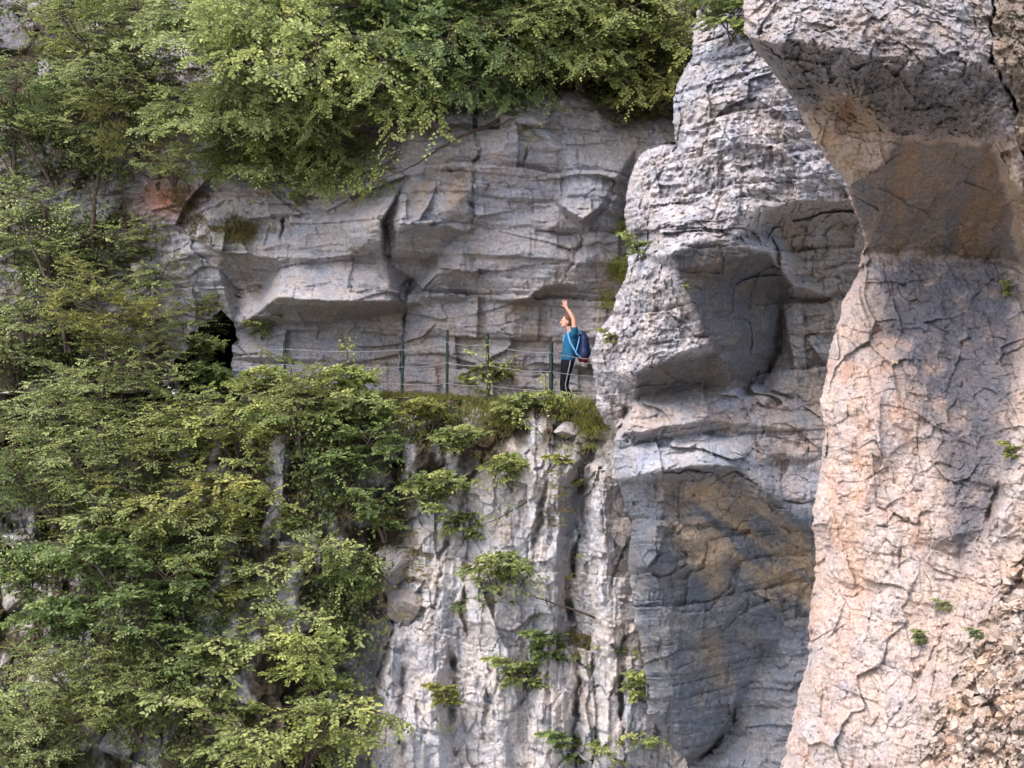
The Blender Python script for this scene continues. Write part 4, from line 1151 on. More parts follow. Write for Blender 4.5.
def tuft(u, v, n, sp, tn, lab, lmax=.35, tall=1, hg=.8, ref=None):
    d = (ref or surf(u, v))-.03; sp_ = []
    for k in range(int(n)):
        uu = u+r_.normal(0, sp); vv = v+r_.normal(0, sp*tall)
        dd = hit(uu, vv)-.02 if ref is None else ref
        if abs(dd-d) > 1.2: dd = d
        p = W(uu, vv, dd); sp_.append((p.x, p.y, p.z, 16, .085, tn+r_.uniform(-.1, .1), hg))
    if (u, v) in ((622, 226), (618, 268), (608, 300), (236, 232), (205, 232), (185, 208), (700, 18)):
        o = grass_obj('grass_tuft', sp_, int(u+v), lab, .12, lmax); o['category'] = 'grass tuft'; o['group'] = GT
    else: grass_obj('grass', sp_, int(u+v), lab, .12, lmax, kind='stuff')
tuft(622, 226, 24, 4, .62, 'upper clump of long yellow green grass hanging on the rock left of the grey buttress', .4, 1.6)
tuft(618, 268, 24, 4, .62, 'middle clump of long grass hanging on the rock left of the grey buttress', .4, 1.8)
tuft(608, 300, 10, 5, .75, 'short bright grass patch low beside the left edge of the buttress', .25, 1.6)
tuft(236, 232, 60, 10, .22, 'large brown olive grass cushion on the ledge right of the orange patch', .3, .6, .4)
tuft(205, 232, 18, 8, .15, 'small dry brown grass cushion at the left end of the ledge', .3, .7, .4)
tuft(185, 208, 26, 11, .08, 'rust brown grass on the orange patch of rock', .3, 1.1, .4)
tuft(152, 150, 12, 7, .12, 'dark brown grass clump under the small rock hollows', .25, 1, .4)
tuft(112, 130, 22, 12, .42, 'pale dry grass sweeping down above the orange patch', .35, 1.6, .5)
tuft(586, 425, 40, 16, .78, 'bright green grass bank under the walker, beside the buttress', .2, .7, .3)
tuft(418, 560, 22, 6, .25, 'dry grass filling the groove left of the bright pinnacle', .3, 5, .8)
tuft(385, 520, 16, 7, .2, 'brown grass at the head of the cleft beside the square boulder', .3, 2, .8)
tuft(700, 18, 16, 8, .15, 'reddish dry grass on top of the grey buttress', .35, .8, .5)
tuft(250, 725, 12, 7, .2, 'dry grass tuft between the bottom bushes', .3, 1.2, .6)
tuft(120, 640, 20, 10, .15, 'dead brown grass under the dark gully', .3, 1.5, .6)
tuft(560, 500, 12, 5, .35, 'thin grass line in the upper part of the vertical crack', .25, 3, .8)
tuft(582, 640, 14, 5, .3, 'withered grass beside the curved bare branch', .3, 1.5, .8)
tuft(628, 440, 10, 5, .6, 'small grass tuft against the lower left corner of the buttress', .25, 1.5, .6)
# ------------------------------------------------------------------ leaning trunk, bare branches, sapling
def wood(name, pts, lab, cat, sides=6, extra=()):
    o = thing(name, lab, cat, W(*pts[0][:3]))
    o0 = Vector(o.location)
    P = []
    for (u, v, d, r) in pts: P.append((*(W(u, v, d)-o0), r))
    P = np.array(P); t = np.linspace(0, len(P)-1, (len(P)-1)*4+1); Q = np.stack([np.interp(t, range(len(P)), P[:, i]) for i in range(4)], 1)
    Q[1:-1, :3] += np.random.default_rng(len(lab)).normal(0, .006, (len(Q)-2, 3))
    v, q = tube_arrays([Q], sides); mesh_np('trunk', v, q, None, M['bark'], o)
    L = []
    for e in extra:
        L.append(np.array([(*(W(a, b, c)-o0), r) for a, b, c, r in e]))
    for Lk in L:
        v, q = tube_arrays([Lk], 4); mesh_np('branch', v, q, None, M['bark'], o)
    return o, o0
def leafy(o, o0, paths, n, seed, leaf=.06, tone=.55, tint='g', rad=.12):
    r = np.random.default_rng(seed); P = []
    for (u0, v0, d0), (u1, v1, d1) in paths:
        for i in range(n):
            t = r.uniform(0, 1)
            P.append(np.array(W(u0+(u1-u0)*t, v0+(v1-v0)*t, d0+(d1-d0)*t)-o0)+r.normal(0, 1, 3)*np.array((rad, rad, rad*.6)))
    P = np.array(P); m = len(P)
    V, Q, T = leaf_arrays(P, r.normal(0, 1, (m, 3))+np.array((0, -.3, -.4)), r.normal(0, .5, (m, 3))+np.array((0, -.4, .8)), leaf*r.uniform(.6, 1.2, m), np.clip(r.normal(tone, .15, m), 0, .95))
    c = mesh_np('crown', V, Q, None, M['leaf'], o, True, T); c.color = (*G[tint], 1)
t1, o0 = wood('leaning_tree', [(588, 108, 26.9, .10), (576, 75, 26.6, .085), (560, 45, 26.4, .075), (546, 22, 26.3, .06), (528, -20, 26.2, .045)],
    'leaning tree with a smooth grey trunk on the rim above the walker', 'tree', 8, [[(560, 45, 26.4, .03), (590, 20, 26.0, .02), (620, 5, 25.8, .01)], [(576, 75, 26.6, .03), (540, 60, 26.0, .018), (505, 62, 25.6, .008)], [(566, 55, 26.5, .03), (610, 30, 26.0, .02), (650, 28, 25.7, .01)]])
leafy(t1, o0, [((590,20,26),(620,5,25.8)), ((540,60,26),(505,62,25.6)), ((610,30,26),(660,30,25.7)), ((546,10,26.2),(528,-25,26.2))], 260, 5, .07, .62, 'y', .2)
t2, o0 = wood('hanging_branch', [(505, 118, 26.2, .045), (482, 128, 25.9, .035), (462, 136, 25.7, .030), (440, 148, 25.5, .024), (415, 165, 25.3, .018), (395, 174, 25.2, .014), (370, 184, 25.1, .008)],
    'long bare dark twig reaching down left across the cracked rock block', 'branch', 6, [[(395, 174, 25.2, .009), (388, 150, 25.1, .006), (392, 130, 25.1, .004)], [(440, 148, 25.5, .01), (428, 150, 25.4, .005), (420, 140, 25.3, .003)]])
leafy(t2, o0, [((390,150,25.1),(380,180,25.1)), ((370,184,25.1),(345,190,25.1))], 70, 6, .06, .6, 'g', .12)
t3, o0 = wood('sapling', [(549, 486, 24.7, .028), (549, 460, 24.6, .024), (547, 435, 24.6, .020), (548, 415, 24.6, .017), (545, 400, 24.7, .012), (547, 372, 24.8, .006)],
    'bare stemmed sapling in front of the fifth fence post, rooted in the pinnacle top', 'tree', 6,
    [[(548, 440, 24.6, .012), (536, 428, 24.4, .008), (525, 420, 24.3, .004)], [(549, 486, 24.7, .015), (522, 505, 24.4, .012), (495, 520, 24.2, .008), (480, 525, 24.1, .004)], [(547, 420, 24.6, .01), (560, 400, 24.5, .006), (566, 395, 24.4, .003)],
     [(549, 465, 24.6, .012), (525, 480, 24.3, .008), (500, 492, 24.1, .005), (470, 488, 24, .003)]])
leafy(t3, o0, [((548,415,24.6),(546,370,24.8)), ((536,428,24.4),(515,415,24.2)), ((522,505,24.4),(480,520,24.1)), ((525,480,24.3),(455,488,24.0)), ((560,400,24.5),(575,392,24.4))], 55, 7, .06, .6, 'y', .12)
t4, o0 = wood('curved_branch', [(616, 636, 24.3, .028), (606, 626, 24.1, .026), (595, 618, 24.0, .024), (575, 610, 23.8, .020), (556, 604, 23.7, .016), (538, 598, 23.5, .010), (515, 590, 23.4, .005)],
    'curved bare branch curling out from the groove left of the dark buttress', 'branch', 6, [[(556, 604, 23.7, .008), (545, 612, 23.6, .004)]])
leafy(t4, o0, [((538,598,23.5),(505,588,23.4)), ((530,590,23.5),(540,575,23.5))], 60, 9, .06, .5, 'g', .12)
t5, o0 = wood('dead_stem', [(28, 670, 25.4, .03), (36, 630, 25.3, .026), (46, 600, 25.2, .022), (47, 565, 25.2, .016), (44, 540, 25.2, .008)],
    'bare grey stem standing upright in the dark gully', 'tree', 6, [[(46, 600, 25.2, .012), (20, 585, 25.1, .008), (0, 575, 25, .004)]])
t6, o0 = wood('dead_stem', [(150, 178, 27.6, .02), (128, 165, 27.5, .016), (100, 150, 27.4, .006)], 'thin dead stem lying across the slope above the orange patch', 'branch', 6)

t7, o0 = wood('sapling', [(490, 402, 25.5, .016), (489, 380, 25.4, .013), (487, 355, 25.35, .010), (484, 336, 25.3, .005)], 'leafy upright sapling growing in front of the fourth fence post', 'tree', 5,
    [[(489, 380, 25.4, .007), (506, 362, 25.2, .003)], [(488, 368, 25.4, .007), (470, 352, 25.2, .003)], [(488, 362, 25.4, .006), (472, 378, 25.2, .003)]])
leafy(t7, o0, [((487,365,25.3),(484,338,25.3)), ((500,370,25.3),(514,358,25.1)), ((478,356,25.3),(466,346,25.1)), ((485,375,25.3),(466,380,25.1)), ((489,392,25.4),(489,372,25.3))], 24, 21, .065, .7, 'y', .06)
t8, o0 = wood('sapling', [(352, 400, 25.6, .016), (350, 375, 25.5, .012), (347, 350, 25.4, .006), (346, 338, 25.4, .003)], 'leafy upright sapling in the fence gap between the first and second posts', 'tree', 5,
    [[(351, 385, 25.5, .007), (375, 368, 25.3, .003)], [(350, 380, 25.5, .007), (325, 372, 25.3, .003)]])
leafy(t8, o0, [((348,360,25.4),(346,336,25.4)), ((360,378,25.4),(384,366,25.2)), ((340,378,25.4),(312,372,25.2)), ((350,392,25.5),(350,365,25.4))], 42, 22, .065, .65, 'y', .09)
for k, (pts, lab) in enumerate([
  ([(52, 186, 27.6, .04), (38, 160, 27.4, .032), (24, 138, 27.3, .024), (12, 112, 27.2, .012)], 'dark leaning trunk near the left edge, high on the slope'),
  ([(70, 352, 26.6, .045), (58, 318, 26.4, .036), (46, 280, 26.3, .028), (30, 240, 26.2, .018), (22, 215, 26.1, .008)], 'long dark stem leaning left, left of the tunnel mouth'),
  ([(66, 352, 26.6, .035), (64, 325, 26.3, .026), (50, 298, 26.2, .018), (36, 285, 26.1, .008)], 'forked dark stem beside the long leaning one, left of the tunnel mouth'),
  ([(175, 30, 28.3, .05), (160, 18, 28.0, .036), (142, 10, 27.8, .02), (125, 2, 27.7, .01)], 'dark bough reaching up left at the upper edge'),
  ([(302, 460, 24.6, .03), (299, 440, 24.4, .022), (300, 425, 24.3, .012)], 'short dark stem in the thicket under the fence'),
  ([(40, 640, 25.0, .03), (28, 600, 24.9, .024), (14, 575, 24.8, .018), (2, 560, 24.8, .008)], 'crooked bare stem leaning out of the dark gully'),
  ([(92, 640, 25.0, .028), (88, 590, 24.9, .022), (94, 560, 24.9, .014), (90, 540, 24.8, .007)], 'thin upright stem at the right side of the dark gully')]):
    d0, dn = pts[0], pts[-1]
    tk, o0 = wood('slender_tree', pts, lab, 'tree', 6, [[(pts[-2][0], pts[-2][1], pts[-2][2], .01), (pts[-2][0]+22, pts[-2][1]-16, pts[-2][2]-.2, .004)], [(pts[1][0], pts[1][1], pts[1][2], .012), (pts[1][0]-18, pts[1][1]-22, pts[1][2]-.2, .004)]])
    leafy(tk, o0, [((dn[0], dn[1], dn[2]), (dn[0]-8, dn[1]-14, dn[2]-.1)), ((pts[-2][0]+10, pts[-2][1]-8, dn[2]), (pts[-2][0]+30, pts[-2][1]-20, dn[2]-.2))], 70, 30+k, .055, .6, 'p' if k < 4 else 'g', .16)

# ------------------------------------------------------------------ boulders that stand out of the slope
bm_rock = M['rock']
def boulder(u, v, w, h, lab, seed, col=(.5, .48, .48), d=None, dep=.5, grp='pale boulders and outcrops showing through the plants'):
    bm = bmesh.new(); bmesh.ops.create_icosphere(bm, subdivisions=5, radius=1)
    P = np.array([x.co[:] for x in bm.verts]); Fc = np.array([[y.index for y in f.verts] for f in bm.faces]); bm.free()
    r = np.random.default_rng(seed)
    # cut the ball with random planes -> angular block
    for k in range(13):
        n = r.normal(0, 1, 3); n /= np.linalg.norm(n); c = r.uniform(.42, .8)
        t = P@n; m = t > c; P[m] -= np.outer((t[m]-c), n)
    dd = (d or hit(u, v)); sc = dd/F
    P = P*np.array((w*.55*sc, dep, h*.55*sc))
    Pw = P+np.array(W(u, v, dd))
    h3, _, _ = facets3(Pw, .16, seed, .16, .4, .1, .08); n3 = fb3(Pw, 4, seed, 5)
    nn = P/(np.linalg.norm(P, axis=1)[:, None]+1e-9)
    P = P-nn*(h3[:, None]*.7)+nn*n3[:, None]*.03
    c = np.broadcast_to(np.array(col), P.shape).copy(); k = smooth01(fb3(Pw, 3, seed+3, 4)+.4)[:, None]; c = c*(1-.3*k)+np.array((.33, .33, .37))*.3*k
    c4 = c
    o = mesh_np('boulder', P, Fc, c4, bm_rock, None, False)
    o.location = W(u, v, dd+dep*.25); o['label'] = lab; o['category'] = 'boulder'; o['group'] = grp
    return o
boulder(400, 560, 74, 58, 'square grey boulder stuck in the cleft left of the bright pinnacle', 4, (.50, .47, .45), dep=.6)
boulder(402, 612, 50, 44, 'rounded darker boulder under the square grey one', 5, (.36, .33, .31), dep=.5)
boulder(117, 738, 34, 44, 'white boulder near the bottom left between two bushes', 6, (.6, .58, .57))
boulder(131, 562, 30, 22, 'pale stone block on the right wall of the dark gully', 7, (.58, .55, .53))
boulder(20, 540, 34, 22, 'white stone at the left edge, above the dark gully', 8, (.66, .64, .62))
boulder(80, 590, 20, 22, 'small pale stone in the middle of the dark gully', 9, (.5, .48, .47))
boulder(12, 600, 40, 40, 'broad grey rock at the left edge inside the gully', 10, (.48, .46, .47))
boulder(152, 650, 26, 24, 'pale stone in dead grass below the gully', 11, (.56, .54, .53))
boulder(62, 655, 26, 26, 'dull grey stone at the foot of the gully', 12, (.42, .4, .4))
boulder(156, 268, 24, 18, 'white boulder left of the stepped ledge, the larger of a pair', 13, (.62, .6, .6), dep=.3)
boulder(139, 268, 13, 16, 'small white boulder, the left one of a pair', 14, (.62, .6, .6), dep=.25)
boulder(130, 302, 22, 34, 'upright grey slab under the pair of white boulders', 15, (.46, .43, .43), dep=.25)
boulder(205, 232, 20, 18, 'white stone at the left end of the long ledge', 16, (.62, .6, .6), dep=.25)
boulder(15, 40, 60, 50, 'grey crag in the top left corner', 17, (.40, .37, .38), dep=.8)
boulder(50, 72, 28, 40, 'grey rock step beside the top left crag', 18, (.38, .36, .37), dep=.5)
boulder(616, 530, 26, 36, 'smooth knob of rock jutting beside the dark buttress', 19, (.46, .43, .42), dep=.4)
boulder(478, 424, 36, 30, 'pale rock showing under the fourth fence post', 20, (.56, .53, .54), dep=.4)
boulder(566, 432, 28, 18, 'pale stone in the grass bank below the walker', 21, (.58, .55, .55), dep=.3)
boulder(360, 420, 16, 24, 'little pale stone under the second fence post', 24, (.56, .54, .54), dep=.3)
boulder(98, 500, 18, 18, 'small grey stone over the gully', 25, (.46, .44, .44), dep=.3)
boulder(160, 600, 20, 24, 'grey stone half hidden right of the gully', 26, (.5, .48, .48), dep=.3)

# loose rubble at the lower right (uncountable)
def rubble():
    r = np.random.default_rng(12); V = []; Fs = []; C = []; k = 0
    base = np.array([(-1, -1, -1), (1, -1, -1), (1, 1, -1), (-1, 1, -1), (-1, -1, 1), (1, -1, 1), (1, 1, 1), (-1, 1, 1)], float)
    fc = [(0, 3, 2, 1), (4, 5, 6, 7), (0, 1, 5, 4), (1, 2, 6, 5), (2, 3, 7, 6), (3, 0, 4, 7)]
    poly = [(1012, 575), (1060, 505), (1100, 800), (915, 800), (945, 700)]
    n = 0
    while n < 2200:
        u = r.uniform(880, 1060); v = r.uniform(500, 790)
        if not in_poly(u, v, poly): continue
        d = hit(u, v)
        if d > 20: n += 1; continue
        s = min(.035, .0068*math.exp(r.normal(0, .75))); P = base*(1+r.uniform(-.35, .35, (8, 3)))*np.array((s*r.uniform(.8, 2), s, s*r.uniform(.5, 1.2)))
        R = np.array(Matrix.Rotation(r.uniform(-.9, .3), 3, 'Y')@Matrix.Rotation(r.uniform(-.8, .8), 3, 'X')@Matrix.Rotation(r.uniform(0, 3), 3, 'Z'))
        P = P@R.T+np.array(W(u, v, d-.004)); V.append(P); Fs += [tuple(i+k for i in f) for f in fc]; k += 8; n += 1
        c = np.array(random.choice([(.58, .47, .38), (.60, .52, .44), (.46, .34, .26), (.54, .45, .38)])); C.append(np.broadcast_to(c, (8, 3)))
    o = mesh_np('rubble', np.concatenate(V), np.array(Fs), np.concatenate(C), M['rock_near'], None, False); o['kind'] = 'stuff'; o['label'] = 'loose angular tan stones lying on the lower part of the pink pillar'
rubble()

# ------------------------------------------------------------------ fence
FP = [(285, 341, .15), (402, 341, .05), (447, 331, .0), (488, 334, -.02), (551, 343, -.1)]
fence = thing('fence', 'low fence of dark green metal posts and three thin wires along the cliff path', 'fence', W(420, 398, 25.9))
f0 = Vector(fence.location); tops = []
posts = []
for i, (u, vt, zb) in enumerate(FP):
    z, d = path_at(u); d += .12
    topz = (HV-vt)*d/F; x = (u-CU)*d/F
    bmh = bmesh.new()
    rr = .036 if i == 4 else .028
    bmesh.ops.create_cone(bmh, cap_ends=True, segments=14, radius1=rr, radius2=rr, depth=topz-z+.25)
    bmesh.ops.translate(bmh, verts=bmh.verts, vec=(0, 0, (topz+z-.25)/2))
    # rounded cap
    g = bmesh.ops.create_uvsphere(bmh, u_segments=14, v_segments=8, radius=rr*1.12); 
    for v in g['verts']: v.co.z = v.co.z*.6+topz
    for hgt in (.12, .42, .72):       # wire eyes
        g = bmesh.ops.create_cube(bmh, size=1)
        for v in g['verts']: v.co = Vector((v.co.x*.02, v.co.y*.03-rr-.008, v.co.z*.03+z+(topz-z)*(.12+hgt)))
    me = bpy.data.meshes.new('post'); bmh.to_mesh(me); bmh.free(); me.materials.append(M['post'])
    o = bpy.data.objects.new('post', me); COL.objects.link(o); o.parent = fence; o.location = Vector((x, d, 0))-f0
    o.rotation_euler = (0, random.uniform(-.015, .015), 0)
    posts.append((x, d, z, topz))
# wires run to the buttress on the right and to the tunnel on the left
zr, dr = path_at(625); x5 = (625-CU)*(dr+.2)/F
posts.append((x5, dr+.25, zr, posts[-1][3]-.16))
xl = (236-CU)*26.5/F
posts.insert(0, (xl, 26.9, .2, 1.2))
for hgt in (.24, .54, .84):
    P = []
    for (a, b) in zip(posts, posts[1:]):
        for t in np.linspace(0, 1, 9)[:-1]:
            za = a[2]+(a[3]-a[2])*hgt; zb = b[2]+(b[3]-b[2])*hgt
            P.append((a[0]+(b[0]-a[0])*t-f0.x, a[1]+(b[1]-a[1])*t-f0.y-.045, za+(zb-za)*t-.05*4*t*(1-t)*(.4+hgt*.5)-f0.z, .007))
    v, q = tube_arrays([P], 5); mesh_np('wire', v, q, None, M['wire'], fence)

# ------------------------------------------------------------------ walker
def loft(bm, rings, n=16):
    """rings: (cx, cy, cz, rx, ry, axis_dir) ellipses perpendicular to the path"""
    C = [Vector(r[:3]) for r in rings]; R = []
    for i, r in enumerate(rings):
        t = (C[min(i+1, len(C)-1)]-C[max(i-1, 0)]).normalized()
        ref = Vector((1, 0, 0)) if abs(t.x) < .8 else Vector((0, 0, 1))
        yv = t.cross(ref).normalized(); xv = yv.cross(t).normalized()
        R.append([bm.verts.new(C[i]+xv*r[3]*math.cos(a)+yv*r[4]*math.sin(a)) for a in [k*2*math.pi/n for k in range(n)]])
    for a, b in zip(R, R[1:]):
        for k in range(n): bm.faces.new((a[k], a[(k+1) % n], b[(k+1) % n], b[k]))
    bm.faces.new(R[0][::-1]); bm.faces.new(R[-1])
def ball(bm, c, r, rot=None):
    g = bmesh.ops.create_uvsphere(bm, u_segments=18, v_segments=12, radius=1)
    for v in g['verts']:
        p = Vector((v.co.x*r[0], v.co.y*r[1], v.co.z*r[2]))
        if rot: p = rot@p
        v.co = p+Vector(c)
def fuse(name, bm, mat, parent, voxel=.006, it=4):
    bmesh.ops.recalc_face_normals(bm, faces=bm.faces)
    me = bpy.data.meshes.new(name+'_raw'); bm.to_mesh(me); bm.free()
    o = bpy.data.objects.new(name+'_raw', me); COL.objects.link(o)
    m = o.modifiers.new('r', 'REMESH'); m.mode = 'VOXEL'; m.voxel_size = voxel; m.use_smooth_shade = True
    s = o.modifiers.new('s', 'SMOOTH'); s.factor = .5; s.iterations = it
    dg = bpy.context.evaluated_depsgraph_get(); dg.update()
    m2 = bpy.data.meshes.new_from_object(o.evaluated_get(dg)); m2.name = name
    bpy.data.objects.remove(o); m2.materials.clear(); m2.materials.append(mat)
    m2.polygons.foreach_set('use_smooth', np.full(len(m2.polygons), True))
    p = bpy.data.objects.new(name, m2); COL.objects.link(p); p.parent = parent
    return p
skin = simple('skin', (.48, .26, .19), .6, .3, .06, 10)
shirt = simple('teal_cloth', (.014, .080, .15), .85, .1, .15, 12)
trous = simple('black_cloth', (.006, .006, .010), .8, .15, .2, 12)
white = simple('white_cloth', (.20, .20, .24), .8, .1, .05, 10)
hairm = simple('brown_hair', (.12, .055, .035), .8, .2, .3, 60)
shoem = simple('dark_leather', (.05, .045, .035), .7, .2, .2, 20)
navy = simple('navy_nylon', (.008, .018, .065), .6, .3, .2, 14)
redm = simple('red_nylon', (.22, .015, .03), .6, .3, .15, 14)
strapm = simple('light_blue_webbing', (.10, .28, .52), .7, .2, .1, 30)
eyew = simple('eye_white', (.7, .7, .7), .3, .5, .02, 5)
zf, df = path_at(567)
pl = W(565, 400, 25.75); pl.z = zf-.10
walker = thing('person', 'walker in teal T-shirt and striped black trousers, arm raised, standing on the path', 'person', pl)
# local axes: -x is the facing direction, -y towards the camera (the person's left side)
sh = {-1: (.055, -.185, 1.40), 1: (.05, .175, 1.40)}
bm = bmesh.new()
loft(bm, [(.005, 0, .92, .10, .15), (.01, 0, .98, .125, .165), (.02, 0, 1.08, .115, .15), (.035, 0, 1.20, .118, .16), (.05, 0, 1.31, .12, .175), (.055, 0, 1.39, .105, .165), (.045, 0, 1.44, .07, .10), (.03, 0, 1.47, .055, .06)])
loft(bm, [(.035, 0, 1.42, .06, .062), (.01, 0, 1.50, .054, .056), (-.02, 0, 1.56, .055, .058)])       # neck
hc = Vector((-.055, 0, 1.645)); hr = Matrix.Rotation(-.20, 3, 'Y')
ball(bm, hc+Vector((.012, 0, .02)), (.098, .077, .098), hr)          # skull
ball(bm, hc+Vector((-.028, 0, -.045)), (.062, .058, .072), hr)       # face and jaw
ball(bm, hc+Vector((-.070, 0, -.093)), (.022, .026, .020), hr)       # chin
ball(bm, hc+Vector((-.104, 0, -.018)), (.020, .013, .026), Matrix.Rotation(.35, 3, 'Y'))   # nose
ball(bm, hc+Vector((-.085, 0, .025)), (.02, .05, .014), hr)          # brow
ball(bm, hc+Vector((-.089, 0, -.062)), (.010, .024, .007), hr)       # lips
for s in (-1, 1): ball(bm, hc+Vector((.012, s*.078, -.012)), (.020, .010, .032), hr)   # ears
# raised left arm
def limb(bm, pts): loft(bm, [(*p[:3], p[3], p[3]*(p[4] if len(p) > 4 else 1)) for p in pts], 14)
limb(bm, [(.055, -.13, 1.38, .060), (.068, -.19, 1.45, .056), (.060, -.215, 1.54, .048), (.045, -.225, 1.64, .043), (.035, -.225, 1.69, .040), (-.02, -.22, 1.78, .038), (-.075, -.21, 1.85, .030), (-.10, -.205, 1.885, .027)])
# right arm hanging, slightly forward
limb(bm, [(.05, .13, 1.38, .058), (.05, .20, 1.38, .052), (.045, .235, 1.28, .046), (.06, .245, 1.12, .040), (.06, .25, 1.04, .038), (.04, .24, .93, .031), (.03, .23, .87, .025)])
def hand(bm, w, along, palm, side, curl=.2):
    """w wrist, along finger direction, palm normal, side = thumb side"""
    a = Vector(along).normalized(); p = Vector(palm).normalized(); t = Vector(side); t = (t-a*t.dot(a)).normalized(); w = Vector(w)
    rings = []
    for k, (l, wd, th) in enumerate([(0, .024, .018), (.03, .034, .017), (.065, .042, .015), (.09, .040, .012)]):
        c = w+a*l
        rings.append([bm.verts.new(c+t*wd*math.cos(q)+p*th*math.sin(q)) for q in [i*math.pi/6 for i in range(12)]])
    for x, y in zip(rings, rings[1:]):
        for k in range(12): bm.faces.new((x[k], x[(k+1) % 12], y[(k+1) % 12], y[k]))
    bm.faces.new(rings[0][::-1]); bm.faces.new(rings[-1])
    for i, (L, off, spd) in enumerate([(.072, .030, .20), (.080, .010, .06), (.074, -.011, -.08), (.058, -.030, -.24)]):
        d1 = (a+t*spd).normalized(); s = w+a*.085+t*off
        P = [s-d1*.02, s+d1*L*.4+p*curl*.01, s+d1*L*.72+p*curl*.03, s+d1*L+p*curl*.055]
        loft(bm, [(*P[0], .0095, .0095), (*P[1], .0090, .0090), (*P[2], .0082, .0082), (*P[3], .0065, .0065)], 8)
    s = w+a*.025+t*.022
    d1 = (a*.75+t*.8).normalized()
    loft(bm, [(*(s), .014, .014), (*(s+d1*.035), .0115, .0115), (*(s+d1*.055+a*.005), .0105, .0105), (*(s+d1*.075+a*.012), .008, .008)], 8)
hand(bm, (-.10, -.205, 1.88), (-.35, 0, 1), (-.3, .9, 0), (-1, -.1, -.2), .15)
hand(bm, (.03, .23, .875), (-.1, -.05, -1), (.2, -1, 0), (-1, 0, .3), .5)
# legs
def leg(s):
    if s < 0:
        return [(.0, -.085, .93, .095), (-.01, -.095, .84, .090), (-.035, -.10, .70, .078), (-.065, -.10, .50, .058), (-.055, -.10, .42, .056), (-.02, -.10, .30, .055), (.025, -.10, .14, .038), (.04, -.10, .09, .036)]
    return [(.0, .085, .93, .095), (.0, .09, .84, .090), (-.01, .095, .70, .078), (-.015, .095, .50, .058), (.0, .095, .42, .056), (.05, .095, .30, .055), (.115, .095, .14, .038), (.13, .095, .09, .036)]
for s in (-1, 1):
    L = leg(s); limb(bm, L)
    x, y = L[-1][0], L[-1][1]
    loft(bm, [(x+.04, y, .05, .03, .03), (x, y, .055, .040, .036), (x-.08, y, .04, .030, .040), (x-.17, y, .028, .018, .038)], 12)
fuse('body', bm, skin, walker, .0055, 3)
# clothes
bm = bmesh.new()
loft(bm, [(.005, 0, .91, .128, .172), (.01, 0, .98, .136, .175), (.02, 0, 1.08, .130, .166), (.035, 0, 1.20, .133, .175), (.05, 0, 1.31, .134, .188), (.055, 0, 1.39, .118, .176), (.045, 0, 1.445, .082, .11), (.035, 0, 1.47, .068, .072)])
limb(bm, [(.055, -.13, 1.37, .074), (.070, -.19, 1.445, .070), (.064, -.213, 1.51, .064), (.058, -.218, 1.545, .061)])
limb(bm, [(.05, .13, 1.38, .072), (.05, .20, 1.37, .068), (.045, .235, 1.27, .061), (.047, .24, 1.22, .058)])
fuse('shirt', bm, shirt, walker, .007, 5)
bm = bmesh.new()
loft(bm, [(.0, 0, .80, .10, .15), (.0, 0, .88, .125, .168), (.005, 0, .95, .122, .165), (.01, 0, .99, .114, .158)])
for s in (-1, 1): limb(bm, [(p[0], p[1], p[2], p[3]*1.0+.018) for p in leg(s)[:-1]])
fuse('trousers', bm, trous, walker, .007, 4)
bm = bmesh.new()
L = leg(-1)[:-1]
pts = [(p[0]+.02, p[1]-(p[3]+.021), p[2]) for p in L]
Lv = [bm.verts.new((p[0]-.010, p[1]-.001, p[2])) for p in pts]; Rv = [bm.verts.new((p[0]+.010, p[1]-.001, p[2])) for p in pts]
for i in range(len(pts)-1): bm.faces.new((Lv[i], Rv[i], Rv[i+1], Lv[i+1]))
g = bmesh.ops.extrude_face_region(bm, geom=bm.faces[:])
bmesh.ops.translate(bm, verts=[e for e in g['geom'] if isinstance(e, bmesh.types.BMVert)], vec=(0, .03, 0))
bmesh.ops.recalc_face_normals(bm, faces=bm.faces)
me = bpy.data.meshes.new('side_stripe'); bm.to_mesh(me); bm.free(); me.materials.append(white); o = bpy.data.objects.new('side_stripe', me); COL.objects.link(o); o.parent = walker
# hair: cap over the back and top of the skull
bm = bmesh.new()
ball(bm, hc+Vector((.026, 0, .034)), (.098, .083, .096), hr); ball(bm, hc+Vector((.055, 0, -.02)), (.058, .072, .07), hr)
fuse('hair', bm, hairm, walker, .006, 3)
for s in (-1, 1):
    bm = bmesh.new(); ball(bm, hc+Vector((-.079, s*.030, .004)), (.012, .013, .010)); me = bpy.data.meshes.new('eye'); bm.to_mesh(me); bm.free(); me.materials.append(eyew)
    o = bpy.data.objects.new('eye', me); COL.objects.link(o); o.parent = walker
    x, y = leg(s)[-1][:2]
    bm = bmesh.new()
    loft(bm, [(x+.055, y, .05, .036, .034), (x+.01, y, .06, .052, .044), (x-.08, y, .045, .040, .048), (x-.175, y, .034, .028, .044), (x-.195, y, .03, .015, .03)], 14)
    loft(bm, [(x, y, .05, .045, .042), (x, y, .13, .043, .043)], 14)
    fuse('shoe', bm, shoem, walker, .006, 3)
walker.rotation_euler = (0, .05, .12)
walker.scale = (1.0, 1.0, 1.0)
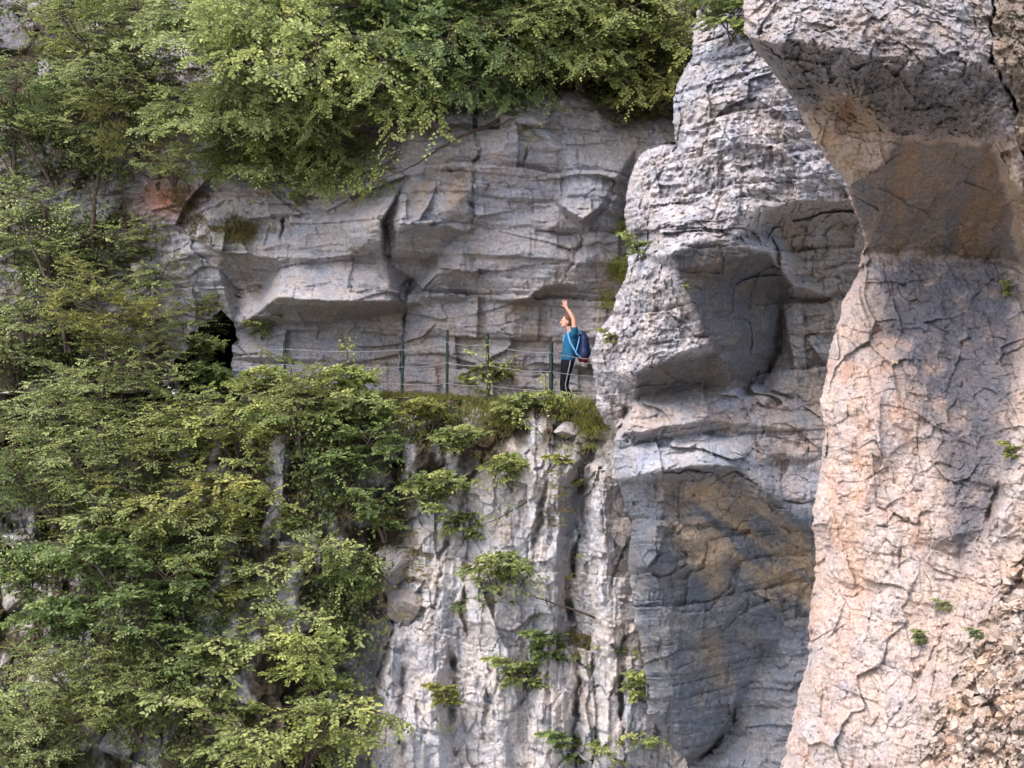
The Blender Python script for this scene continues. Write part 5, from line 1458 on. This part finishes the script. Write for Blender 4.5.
# backpack
pack = thing('backpack', 'navy blue backpack with a dark red base and light blue straps, worn by the walker', 'backpack', pl)
pack.rotation_euler = walker.rotation_euler; pack.location.x += .01; pack.scale = (1.08, 1.1, 1.02)
bm = bmesh.new()
loft(bm, [(.20, 0, .93, .05, .09), (.235, 0, .97, .10, .135), (.25, 0, 1.08, .115, .15), (.245, 0, 1.22, .108, .15), (.235, 0, 1.33, .095, .135), (.215, 0, 1.41, .065, .10), (.20, 0, 1.43, .03, .05)], 20)
ball(bm, (.335, 0, 1.09), (.05, .105, .10)); ball(bm, (.25, -.15, 1.05), (.06, .03, .09)); ball(bm, (.25, .15, 1.05), (.06, .03, .09))
fuse('pack_body', bm, navy, pack, .008, 4)
bm = bmesh.new(); loft(bm, [(.20, 0, .905, .05, .09), (.235, 0, .93, .10, .138), (.25, 0, .985, .118, .150), (.25, 0, 1.0, .112, .146)], 20)
fuse('pack_base', bm, redm, pack, .008, 3)
for s in (-1, 1):
    y = -.115 if s < 0 else .115
    path = [(.19, y, 1.40), (.10, y*1.05, 1.475), (.02, y*1.1, 1.465), (-.055, y*1.15, 1.38), (-.075, y*1.25, 1.28), (-.04, y*1.55, 1.16), (.07, y*1.68, 1.06), (.18, y*1.35, 1.0)]
    if s < 0: path = [(.19, y, 1.40), (.10, y*1.05, 1.485), (.02, y*1.1, 1.475), (-.045, y*1.15, 1.42), (-.045, y*1.45, 1.36), (-.01, y*1.66, 1.24), (.06, y*1.70, 1.12), (.12, y*1.62, 1.02), (.19, y*1.30, .98)]
    bm = bmesh.new(); loft(bm, [(*p, .024, .010) if False else (*p, .017, .017) for p in path], 10)
    fuse('strap', bm, strapm, pack, .006, 2)
# second, side compression strap seen against the pack
bm = bmesh.new(); loft(bm, [(.15, -.155, 1.36, .012, .012), (.13, -.175, 1.22, .012, .012), (.10, -.185, 1.08, .012, .012)], 8)
fuse('strap', bm, strapm, pack, .006, 2)
for o in list(bpy.data.objects):
    if o.name.startswith(('shrub', 'tree')) and not o.get('label') and o.type == 'EMPTY':
        for c in list(o.children): bpy.data.objects.remove(c)
        bpy.data.objects.remove(o)
# ------------------------------------------------------------------ light and camera
w = bpy.data.worlds.new('World'); scene.world = w; w.use_nodes = True
nt = w.node_tree; bg = nt.nodes['Background']
sky = nt.nodes.new('ShaderNodeTexSky'); sky.sky_type = 'NISHITA'; sky.sun_disc = False
ELEV, AZ = 52, -42      # the sun stands behind the camera's left shoulder
sky.sun_elevation = math.radians(ELEV); sky.sun_rotation = math.radians(180+AZ*-1)
sky.air_density = 1.0; sky.dust_density = 3.0
nt.links.new(sky.outputs[0], bg.inputs[0]); bg.inputs[1].default_value = .15
sl = bpy.data.lights.new('sun', 'SUN'); sl.energy = .8; sl.angle = math.radians(30); sl.color = (1, .95, .88)
so = bpy.data.objects.new('sun', sl); COL.objects.link(so)
az = math.radians(AZ); el = math.radians(ELEV)
tosun = Vector((math.sin(az)*math.cos(el), -math.cos(az)*math.cos(el), math.sin(el)))
so.rotation_euler = tosun.to_track_quat('Z', 'Y').to_euler()
sky.sun_rotation = math.atan2(tosun.x, tosun.y)
cam = bpy.data.cameras.new('camera'); co = bpy.data.objects.new('camera', cam); COL.objects.link(co)
co.location = (0, 0, 0); co.rotation_euler = (math.radians(90), 0, 0)
cam.sensor_width = 36; cam.lens = 36*F/1024; cam.shift_y = (HV-384)/1024; cam.clip_end = 3000
scene.camera = co
vs = scene.view_settings; vs.view_transform = 'Standard'; vs.look = 'None'; vs.exposure = 1.92; vs.gamma = 1
scene.cycles.max_bounces = 6
